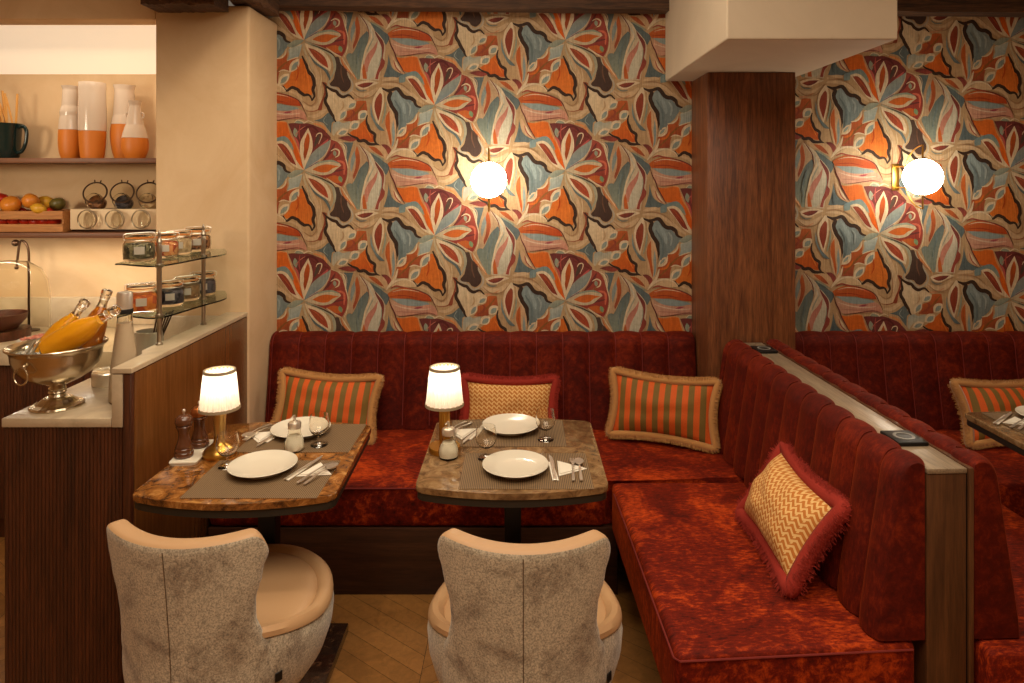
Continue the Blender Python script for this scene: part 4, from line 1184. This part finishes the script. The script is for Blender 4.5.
def bottle_at(label, pa, ya, pb, yb, juice):
    A = atY(*pa, ya); Bq = atY(*pb, yb); d = Bq-A
    t = bottle(label, A, (0,0,0), juice, d.length/.239); t.rotation_euler = d.to_track_quat('Z', 'Y').to_euler(); return t
bottle_at('orange juice bottle lying lowest across the front of the silver bowl', (48,351), 2.33, (119,308), 2.35, M['juice'])
bottle_at('orange juice bottle leaning at the left of the silver bowl', (42,356), 2.40, (87,300), 2.44, M['juice'])
bottle_at('amber juice bottle standing steepest at the back of the silver bowl', (84,356), 2.43, (108,289), 2.50, M['amber'])
for i, (x, y) in enumerate([(-1.665,2.30),(-1.64,2.285)]):
    bm = B(); tube(bm, [(0,0,0),(.03,0,.045),(.034,0,.05)], [.008,.006,.004], 10, flat=.4)
    o = tag(obj('ice_tongs', bm, M['steel']), ['left arm of steel tongs standing in the ice before the juice bottles', 'right arm of steel tongs standing in the ice before the juice bottles'][i], 'tongs', 'steel tongs in the ice')
    o.location = (x, y, CT+.198)

t_b = [o for o in bpy.data.objects if o.name == 'silver_bowl'][0]; t_b.scale = (.86,.86,.97)
# dispenser behind the bowl
t = thing('glass_dispenser', 'tall glass cylinder with steel foot behind the silver bowl', 'dispenser', (-1.600, 2.64, CT))
bm = B(); lathe(bm, [(.001,0),(.048,0),(.0495,.003),(.0495,.046),(.046,.050),(.001,.050)], n=40); obj('steel_foot', bm, M['steel'], t)
bm = B(); lathe(bm, [(.045,.051),(.047,.06),(.047,.27),(.049,.285),(.046,.285),(.0445,.27),(.0445,.06),(.001,.055),(.001,.051)], n=40, cap=False)
bmesh.ops.remove_doubles(bm, verts=bm.verts[:], dist=.0005); obj('glass_cylinder', bm, M['thinglass'], t)
# milk carafe
t = thing('milk_carafe', 'glass carafe of milk with steel pouring top beside the silver bowl', 'carafe', (-1.415, 2.445, CT))
pr = [(.001,0),(.048,0),(.052,.006),(.050,.06),(.043,.14),(.033,.22),(.0255,.275),(.024,.31),(.025,.33)]
bm = B(); lathe(bm, pr, n=36); obj('bottle_glass', bm, M['thinglass'], t)
bm = B(); lathe(bm, [(max(.001, r-.0022), z+.003) for r, z in pr[:7]]+[(.001,.279)], n=36); obj('milk', bm, M['milkjuice'], t)
bm = B(); lathe(bm, [(.0262,.318),(.0262,.378),(.0235,.388),(.001,.390)], n=28); obj('steel_top', bm, M['steel'], t)
bm = B(); lathe(bm, [(.0266,.312),(.0275,.314),(.0275,.327),(.0266,.329)], n=28); obj('rubber_ring', bm, M['black'], t)
# utensil pot and bowl
t = thing('utensil_pot', 'white pot holding dark serving utensils below the glass shelves', 'pot', (-1.535, 2.83, CT))
bm = B(); lathe(bm, [(.001,0),(.042,0),(.05,.01),(.054,.165),(.050,.165),(.046,.02),(.001,.012)], n=32, cap=False); bmesh.ops.remove_doubles(bm, verts=bm.verts[:], dist=.0005); obj('pot_body', bm, M['porcelain'], t)
for i in range(6):
    bm = B(); a = -.35+.2*i; tube(bm, [(0,.004*(i-3),.03),(.035+.012*i,.004*(i-3),.215+.006*i)], .0035, 8); obj('utensil_handle', bm, M['gunmetal'], t)
t = tag(obj('serving_bowl', lathe(B(), [(.001,0),(.03,0),(.032,.006),(.055,.05),(.062,.12),(.060,.12),(.052,.052),(.028,.012),(.001,.01)], n=32, cap=False), M['porcelain']), 'white deep bowl behind the stone ledge, right of the utensil pot', 'bowl'); t.location = (-1.43, 2.93, CT)

# ---------------------------------------------------------------- glass shelf stand with preserving jars
st = thing('glass_shelf_stand', 'two-tier glass shelf stand with nickel posts on the counter ledge', 'shelf', (-1.36, 2.75, 1.0765))
def loc_(p): return (p[0]+1.36, p[1]-2.75)
for (x, y, top) in ((-1.365, 2.585, .437), (-1.365, 2.945, .455)):
    X, Y_ = loc_((x, y))
    bm = B(); lathe(bm, [(.001,0),(.013,0),(.013,.006),(.0085,.01),(.0085,.103),(.014,.105),(.014,.114),(.0085,.118),(.0085,.29),(.014,.294),(.014,.303),(.009,.307),(.009,.35),(.0105,.37),(.0075,.382),(.0115,.39),(.0075,.40),(.0045,.41),(.007,.418),(.004,.428),(.001,.435)], n=20, cx=X, cy=Y_); obj('post', bm, M['chromepost'], st)
out_ = [(-1.55,3.17),(-1.555,2.66),(-1.52,2.612),(-1.43,2.565),(-1.365,2.55),(-1.333,2.60),(-1.308,2.78),(-1.28,2.95),(-1.305,3.04),(-1.37,3.17)]
for z in (.104, .298):
    bm = B(); P_ = catmull([Vector((*loc_(p),0)) for p in out_], 5); prism(bm, [(p.x, p.y) for p in P_], z, z+.006, .0012, 1); obj('glass_shelf', bm, M['greenglass'], st)
def jar(loc, label, content, k=1.0, lidc=None):
    t = thing('preserving_jar', label, 'jar', loc, rb.random(), 'clip-top preserving jars')
    bm = B(); lathe(bm, [(r*k,z*k) for r, z in [(.001,0),(.046,0),(.053,.008),(.055,.03),(.054,.062),(.045,.078),(.045,.084),(.0435,.084),(.0435,.077),(.0522,.061),(.0532,.03),(.051,.010),(.001,.004)]], n=32, cap=False)
    bmesh.ops.remove_doubles(bm, verts=bm.verts[:], dist=.0005); obj('jar_glass', bm, M['thinglass'], t)
    bm = B(); lathe(bm, [(r*k,z*k) for r, z in [(.001,.005),(.050,.011),(.0522,.03),(.051,.058),(.046,.066),(.001,.068)]], n=40)
    for v in bm.verts:
        q = noise.noise(v.co*70+Vector(loc)*9); v.co *= 1+.02*q
    obj('contents', bm, content, t)
    bm = B(); lathe(bm, [(r*k,z*k) for r, z in [(.0445,.0845),(.0475,.085),(.0475,.0875),(.0445,.088)]], closed=True, n=32); obj('rubber_seal', bm, lidc or M['orange_glaze'], t)
    bm = B(); lathe(bm, [(r*k,z*k) for r, z in [(.047,.0885),(.048,.094),(.044,.099),(.02,.101),(.001,.101),(.001,.097),(.02,.097),(.044,.093)]], n=32, cap=False); obj('lid', bm, M['thinglass'], t)
    bm = B(); rz_ = t.rotation_euler[2]; a0 = math.atan2(-loc[1], -loc[0])-rz_
    grid(bm, 8, 4, lambda u, v: (.0560*k*math.cos(a0+(u-.5)*.62), .0560*k*math.sin(a0+(u-.5)*.62), (.028+.028*v)*k)); bmesh.ops.solidify(bm, geom=bm.faces[:], thickness=.0006)
    obj('paper_label', bm, M['linen'], t)
    bm = B(); tube(bm, [(.0495*k*math.cos(b),.0495*k*math.sin(b),.078*k) for b in [2*PI*i/28 for i in range(28)]], .0013*k, 6, closed=True)
    tube(bm, catmull([(.0495*k,0,.078*k),(.056*k,0,.09*k),(.05*k,0,.103*k),(0,0,.104*k),(-.05*k,0,.1*k),(-.0495*k,0,.078*k)], 5), .0013*k, 6); obj('wire_clip', bm, M['steel'], t)
    return t
def content(name, cs, sc=60):
    m = mat(name, cs[0], .6); t = NT(m)
    v = t.n('ShaderNodeTexVoronoi'); v.inputs['Scale'].default_value = sc; t.l(t.coord(), v.inputs['Vector'])
    s = t.n('ShaderNodeSeparateColor'); t.l(v.outputs['Color'], s.inputs[0])
    t.l(t.ramp(s.outputs[0], [(i/(len(cs)-1)*.9+.05, c) for i, c in enumerate(cs)]), t.b.inputs['Base Color'])
    t.bump(v.outputs['Distance'], .6, .004); return m
c_tea = content('dried_leaves', [(52,48,34),(96,92,66),(140,132,100)], 90)
c_red = content('dried_berries', [(150,50,20),(200,96,40),(226,170,110)])
c_pale = content('pale_flakes', [(170,140,100),(214,190,150),(190,160,120)], 70)
c_nut = content('mixed_nuts', [(70,36,20),(126,72,38),(170,120,76)])
c_apr = content('dried_apricots', [(176,70,20),(214,104,32),(232,140,60)], 45)
c_dark = content('dark_raisins', [(28,26,34),(54,50,62),(90,84,90)])
c_seed = content('seed_mix', [(92,70,44),(150,120,80),(120,84,50)], 90)
T1 = 1.0765+.304+.0006; T2 = 1.0765+.110+.0006
jar((-1.505, 2.70, T1), 'clip-top jar of dried grey-green leaves, nearest on the upper glass shelf', c_tea, 1.06)
jar((-1.47, 2.825, T1), 'clip-top jar of red dried fruit, second from the front on the upper glass shelf', c_red, .98)
jar((-1.475, 2.95, T1), 'clip-top jar of pale flakes, third from the front on the upper glass shelf', c_pale, .98)
jar((-1.455, 3.08, T1), 'clip-top jar of brown nuts, farthest back on the upper glass shelf', c_nut, 1.04)
jar((-1.475, 2.66, T2), 'clip-top jar of orange dried apricots, nearest on the lower glass shelf', c_apr, 1.08)
jar((-1.435, 2.80, T2), 'clip-top jar of dark raisins, second from the front on the lower glass shelf', c_dark, .98)
jar((-1.43, 2.93, T2), 'clip-top jar of mixed seeds, third from the front on the lower glass shelf', c_seed, .98)
jar((-1.42, 3.06, T2), 'clip-top jar of dark dried fruit, farthest back on the lower glass shelf', c_dark, 1.0)

# ================================================================ shelves
SH1 = 1.8115; SH2 = 1.4325
def XS(px, Y): return (px-CX)/F*Y
def glazed(label, px, prof, split, Y=3.60, handles=False):
    t = thing('ceramic_jug', label, 'jug', (XS(px, Y), Y, SH1), 0, 'orange and white glazed jugs')
    P_ = [p for p in [(v.x, v.y) for v in catmull([Vector((r*.9,z,0)) for r, z in prof], 4)]]
    zmax = prof[-1][1]
    lo = [p for p in P_ if p[1] <= split]; hi = [p for p in P_ if p[1] > split]
    rs = lo[-1][0]*.5+hi[0][0]*.5
    bm = B(); lathe(bm, [(.001,0)]+[(max(r,.001),z) for r, z in lo]+[(rs,split),(rs-.004,split),(.001,split)], n=40); obj('terracotta_base', bm, M['orange_glaze'], t)
    rt = hi[-1][0]
    bm = B(); lathe(bm, [(rs-.006,split+.0005),(rs+.0008,split+.0005)]+[(r+.0008,z) for r, z in hi]+[(rt-.004,zmax),(rt-.006,zmax-.02),(rs-.007,split+.003)], n=40, cap=False); obj('glazed_body', bm, M['white_glaze'], t)
    if handles:
        for s in (-1,1):
            bm = B(); tube(bm, catmull([(s*.022,0,.235),(s*.042,0,.232),(s*.045,0,.212),(s*.028,0,.2)], 5), .004, 8); obj('handle', bm, M['white_glaze'], t)
    return t
glazed('orange and white bottle-necked jug, leftmost of the four on the upper shelf', 70.5, [(.045,0),(.056,.03),(.062,.08),(.061,.14),(.056,.20),(.052,.225),(.053,.25),(.042,.285),(.036,.32),(.038,.36),(.046,.383)], .152)
glazed('straight tall orange and white cylinder jug on the upper shelf', 92.4, [(.058,0),(.062,.02),(.067,.08),(.070,.16),(.070,.26),(.068,.34),(.069,.375),(.068,.395)], .143, 3.56)
glazed('orange and white jug with flared neck behind the small one on the upper shelf', 124.5, [(.05,0),(.064,.04),(.074,.10),(.073,.16),(.062,.22),(.048,.26),(.042,.29),(.043,.33),(.052,.37),(.058,.392)], .183, 3.64)
glazed('small orange and white pear-shaped jug with tiny handles at the end of the upper shelf', 135, [(.05,0),(.065,.03),(.070,.07),(.064,.12),(.045,.175),(.028,.205),(.024,.23),(.026,.265),(.034,.296)], .104, 3.52, True)
# dark green pitcher with breadsticks
t = thing('green_pitcher', 'dark green glazed pitcher holding breadsticks at the left end of the upper shelf', 'pitcher', (XS(3.5,3.6), 3.6, SH1))
bm = B(); lathe(bm, [(.001,0),(.062,0),(.07,.01),(.075,.05),(.078,.11),(.082,.17),(.085,.186),(.081,.186),(.075,.12),(.068,.02),(.001,.012)], n=44, cap=False); bmesh.ops.remove_doubles(bm, verts=bm.verts[:], dist=.0005)
obj('pitcher_body', bm, M['green_glaze'], t)
bm = B(); tube(bm, catmull([(.078,0,.165),(.105,0,.172),(.122,0,.14),(.116,0,.08),(.096,0,.04),(.072,0,.03)], 6), .009, 10); obj('handle', bm, M['green_glaze'], t)
bm = B()
for k, (w, h_) in enumerate(((.02,.006),(.011,.010),(.02,.009),(.016,.006),(.021,.008))):
    z = .02+.019*k; a = -PI/2
    box(bm, -w/2, w/2, -.0815-.0001*k, -.0725, z, z+h_, .001, 1)
    if k in (1, 2, 4): box(bm, w/2+.003, w/2+.007, -.0815, -.0725, z-.002, z+h_, .001, 1)
obj('white_lettering', bm, M['white_glaze'], t)
for i in range(11):
    bm = B(); dx = -.03+.006*i+rb.uniform(-.01,.01); dy = rb.uniform(-.03,.03); tx = dx+rb.uniform(-.09,.05)-.02; h_ = rb.uniform(.30,.40)
    tube(bm, catmull([(dx*.4+.025,dy,.02),(dx*.6+tx*.4+.015,dy,.02+h_*.5),(tx,dy*1.3,.02+h_)], 4), [.0045+rb.random()*.0015]*9, 8)
    o = tag(obj('breadstick', bm, M['palewax']), 'thin breadstick standing in the dark green pitcher', 'breadstick', 'breadsticks in the green pitcher'); o.location = t.location
# fruit crate
YC = 3.49
t = thing('fruit_crate', 'slatted wooden fruit crate on the lower shelf', 'crate', (XS(20,YC), YC+.11, SH2))
x0 = XS(-30,YC)-XS(20,YC); x1 = XS(62.5,YC)-XS(20,YC)
for z0, z1 in ((.002,.042),(.066,.109)):
    for yy in (-.108, .10): 
        bm = B(); box(bm, x0, x1, yy, yy+.008, z0, z1, .001, 1); obj('slat', bm, M['crate'], t)
for xx in (x0, x1-.012):
    bm = B(); box(bm, xx+.0005, xx+.0115, -.0995, .0995, .0, .107, .001, 1); obj('end_board', bm, M['crate'], t)
bm = B(); box(bm, x0+.013, x1-.013, -.099, .099, .001, .008); obj('crate_floor', bm, M['crate'], t)
FR = {'lemon': ((222,168,48),(1.2,.95,.95)), 'orange': ((226,138,44),(1,1,.95)), 'tomato': ((196,44,20),(1,1,.85)), 'lime': ((104,92,40),(1.1,1,.95)), 'apple': ((200,70,30),(1,1,.92))}
for k, (c, s) in FR.items(): M[k] = mat(k+'_skin', c, .4)
def fruit(kind, px, py, r, Y, label, grp):
    bm = B(); c, s = FR[kind]; ball(bm, (0,0,0), r, *s, n=24)
    for v in bm.verts:
        if kind == 'lemon': v.co.x *= 1+.18*(abs(v.co.x)/(r*1.2))**6
        elif abs(v.co.x) < r*.5 and abs(v.co.y) < r*.5 and v.co.z > 0: v.co.z -= .08*r
    o = tag(obj(kind, bm, M[kind]), label, kind, grp); p = atY(px, py, Y); o.location = p; o.rotation_euler = (rb.random(), rb.random()*.6, rb.random()*3); return o
G = 'fruit heaped in the wooden crate'
fruit('tomato', 0.5, 199, .040, 3.62, 'red tomato at the far left on top of the crate', G)
fruit('orange', 10.8, 204.5, .047, 3.55, 'large orange fruit at the front left on top of the crate', G)
fruit('orange', 31, 201.0, .042, 3.58, 'yellow-orange fruit in the middle on top of the crate', G)
fruit('lemon', 38.5, 208.5, .028, 3.50, 'small lemon resting on the front slat of the crate', G)
fruit('lemon', 46.5, 202, .033, 3.645, 'round lemon right of the middle on top of the crate', G)
fruit('lime', 57.5, 204, .036, 3.60, 'dull green lime at the right end on top of the crate', G)
for i, px in enumerate((-8, 4, 15, 26, 36, 45, 54)):
    fruit('tomato', px, 220.5, .033, 3.575, 'red tomato seen through the gap between the crate slats', 'tomatoes inside the crate')
for i, px in enumerate((22, 52)):
    fruit('tomato', px, 212, .028, 3.64, ['red tomato between the orange fruits, low at the back of the crate','red tomato under the lime, low at the back of the crate'][i], G)
# cream rack with jars
t = thing('jar_rack', 'cream two-tier jar rack at the right end of the lower shelf', 'rack', (XS(112,3.52), 3.59, SH2))
xa, xb = XS(68,3.5)-XS(112,3.52), XS(163,3.5)-XS(112,3.52)
bm = B(); box(bm, xa, xb, -.075, .10, .012, .118, .004); obj('rack_body', bm, M['rawwhite'], t)
bm = B(); box(bm, xa-.02, xb, -.03, .095, 0, .0115, .002); obj('rack_base', bm, M['darkwood'], t)
for i, px in enumerate((86.5, 114, 140.5)):
    X = XS(px, 3.478); who = ['left', 'middle', 'right'][i]
    tj = thing('glass_jar', 'glass jar lying with its mouth forward in the %s hole of the cream rack' % who, 'jar', (X, 3.510, SH2+.067), 0, 'empty jars lying in the cream rack')
    Mr = Matrix.Rotation(PI/2, 4, 'X')
    bm = B(); lathe(bm, [(.001,.002),(.036,.003),(.040,.008),(.042,.024),(.046,.028),(.047,.034),(.0435,.036),(.0385,.03),(.0375,.01),(.001,.006)], n=36, M=Mr, cap=False); obj('jar_mouth', bm, M['thinglass'], tj)
    bm = B(); tube(bm, [(.0475*math.cos(b), -.026, .0475*math.sin(b)) for b in [2*PI*k/32 for k in range(32)]], .0025, 8, closed=True); obj('wire_ring', bm, M['chromepost'], tj)
    cc = [c_nut, c_dark, c_pale][i]
    tj = thing('glass_jar', 'open clip jar tilted on top of the cream rack, the %s one of three' % who, 'jar', (X+.004, 3.56, SH2+.119), 0, 'open jars tilted on the cream rack')
    Mx = Matrix.Translation((0,-.035,.045)) @ Matrix.Rotation(R_(62), 4, 'X')
    bm = B(); lathe(bm, [(.001,-.07),(.035,-.07),(.041,-.062),(.042,-.01),(.037,.0),(.037,.008),(.034,.008),(.034,0),(.039,-.012),(.038,-.06),(.001,-.066)], n=32, M=Mx, cap=False); obj('jar_glass', bm, M['thinglass'], tj)
    bm = B(); lathe(bm, [(.001,-.062),(.037,-.058),(.038,-.02),(.001,-.012)], n=28, M=Mx); obj('contents', bm, cc, tj)
    Ml = Matrix.Translation((.006,-.025,.082)) @ Matrix.Rotation(R_(68), 4, 'X') @ Matrix.Rotation(.2, 4, 'Y')
    bm = B(); lathe(bm, [(.001,0),(.049,0),(.053,.004),(.049,.009),(.001,.011)], n=36, M=Ml); ol = obj('lid', bm, M['thinglass'], tj)
    bm = B(); tube(bm, [Ml @ Vector((.055*math.cos(b), .055*math.sin(b), .004)) for b in [2*PI*k/32 for k in range(32)]], .0042, 8, closed=True)
    for dd in (-.012, .012): tube(bm, [Ml @ Vector((dd, .053, .004)), Ml @ Vector((dd*1.3, .068, .008))], .003, 6)
    obj('wire_ring', bm, M['gunmetal'], tj)
# back counter things
bm = B(); pts = catmull([atY(29,330,3.60), atY(29,300,3.60), atY(29,262,3.60), atY(28,248,3.60), atY(24,241.5,3.60), atY(20,242,3.60), atY(18.3,252,3.60), atY(17,265,3.60)], 5)
t = thing('hook_stand', 'dark curved metal stand behind the glass cloche on the back counter', 'stand', (pts[0].x, 3.60, CT))
o_ = Vector(t.location)
bm = B(); tube(bm, [Vector((0,0,.004))]+[p-o_ for p in pts], .006, 8); obj('curved_stem', bm, M['gunmetal'], t)
bm = B(); lathe(bm, [(.001,0),(.05,0),(.05,.004),(.001,.005)], n=28); obj('foot', bm, M['gunmetal'], t)
p = atY(15.5,243,3.60)-o_; bm = B(); ball(bm, p, .018); q = atY(16.8,267,3.60)-o_; ball(bm, q, .011); obj('knob', bm, M['gunmetal'], t)
XC = XS(8, 3.42)
t = thing('glass_cloche', 'large glass bell cloche at the left edge of the back counter', 'cloche', (XC, 3.42, CT))
bm = B(); lathe(bm, [(.178,0),(.180,.01),(.178,.20),(.168,.28),(.138,.34),(.085,.376),(.001,.388),(.001,.384),(.084,.372),(.135,.336),(.164,.278),(.174,.20),(.175,0)], n=56, cap=False); obj('bell', bm, M['thinglass'], t)
bm = B(); lathe(bm, [(.001,0),(.1,0),(.105,.004),(.148,.045),(.155,.075),(.150,.075),(.14,.047),(.001,.02)], n=48, cap=False)
o = tag(obj('wooden_bowl', bm, M['woodbowl']), 'dark brown wooden bowl under the glass cloche', 'bowl'); o.scale = (.8,.8,1); o.location = (XC-.05, 3.42, CT+.045); 
bm = B(); lathe(bm, [(.001,0),(.12,0),(.12,.044),(.001,.044)], n=48); o = tag(obj('round_board', bm, M['darkwood']), 'dark round board under the wooden bowl inside the cloche', 'board'); o.location = (XC-.03, 3.42, CT+.0005)
bm = B(); lathe(bm, [(.001,0),(.06,0),(.08,.01),(.100,.016),(.098,.018),(.075,.013),(.001,.010)], n=48, cap=False)
Lp = (XS(36.5,3.44), 3.40, CT+.0005)
for b_ in (): pass
o = tag(obj('serving_plate', bm, M['porcelain']), 'white plate of sliced ham on the back counter', 'plate'); Lp = (XS(43,3.34), 3.33, CT+.0005); o.location = Lp
for i in range(9):
    bm = B(); a = rb.random()*6.28; rr_ = .045*math.sqrt(rb.random()); s = rb.uniform(.022,.03)
    def fnh(u, v): 
        x, y = (u-.5)*2, (v-.5)*2
        return (x*s*1.5, y*s*(1-.3*x*x), .016+.006*math.sin(5*x+i)+.004*math.cos(4*y+i)+.0015*i)
    grid(bm, 10, 6, fnh); bmesh.ops.solidify(bm, geom=bm.faces[:], thickness=.0012)
    o = tag(obj('ham_slice', bm, M['ham']), 'folded slice of cured ham on the white plate', 'ham', 'ham slices on the plate'); o.location = (Lp[0]+rr_*math.cos(a), Lp[1]+rr_*math.sin(a), Lp[2]); o.rotation_euler = (0,0,rb.random()*3)
area('ceiling_light_front', (0, .6, 2.95), 2.6, 66, sy=1.6)
area('ceiling_light_middle', (-.3, 2.3, 2.95), 1.6, 20, sy=.8)
spot('downlight_bench', (.75, 1.75, 2.9), (.75, 2.15, .45), 45, 42, .8)
spot('downlight_table_left', (-.6, 2.0, 2.9), (-.85, 2.35, .75), 26, 50, .8)
spot('downlight_counter', (-1.5, 2.2, 2.45), (-1.6, 2.6, .9), 22, 75, .8)
spot('niche_front_spot', (-2.9, 1.5, 1.95), (-2.15, 3.7, 1.45), 85, 62, .9, r=.22)  # added spot from the front left, kept low to light the niche evenly
spot('pier_fill_spot', (-.9, 1.9, 2.85), (-1.5, 3.2, 1.6), 22, 60, .9)  # added fill spot, there to brighten the plaster pier
spot('downlight_right', (1.75, 2.5, 2.9), (1.5, 2.6, .5), 28, 60, .8)
area('under_shelf_fill', (-2.35, 3.50, 1.40), 1.2, 5, sy=.03)  # added fill light, brightens the counter below the lower shelf
area('niche_strip', (-2.3, 3.42, 2.40), 1.3, 4, rot=(0,0,0), sy=.05)
w = bpy.data.worlds.new('world'); bpy.context.scene.world = w; w.use_nodes = True
w.node_tree.nodes['Background'].inputs[0].default_value = (*lin((255,232,204)), 1); w.node_tree.nodes['Background'].inputs[1].default_value = .15
cam = bpy.data.cameras.new('camera'); co_ = bpy.data.objects.new('camera', cam); C.objects.link(co_)
co_.location = (0, 0, CAMZ); co_.rotation_euler = (PI/2, 0, 0)
cam.sensor_fit = 'HORIZONTAL'; cam.sensor_width = 36; cam.lens = 36*F/1024
cam.shift_x = -(CX-512)/1024; cam.shift_y = -(341.5-CY)/1024
cam.clip_start = .05
sn = bpy.context.scene; sn.camera = co_
sn.view_settings.view_transform = 'Standard'; sn.view_settings.look = 'None'; sn.view_settings.gamma = 1
sn.view_settings.exposure = 0.0; sn.view_settings.use_curve_mapping = False
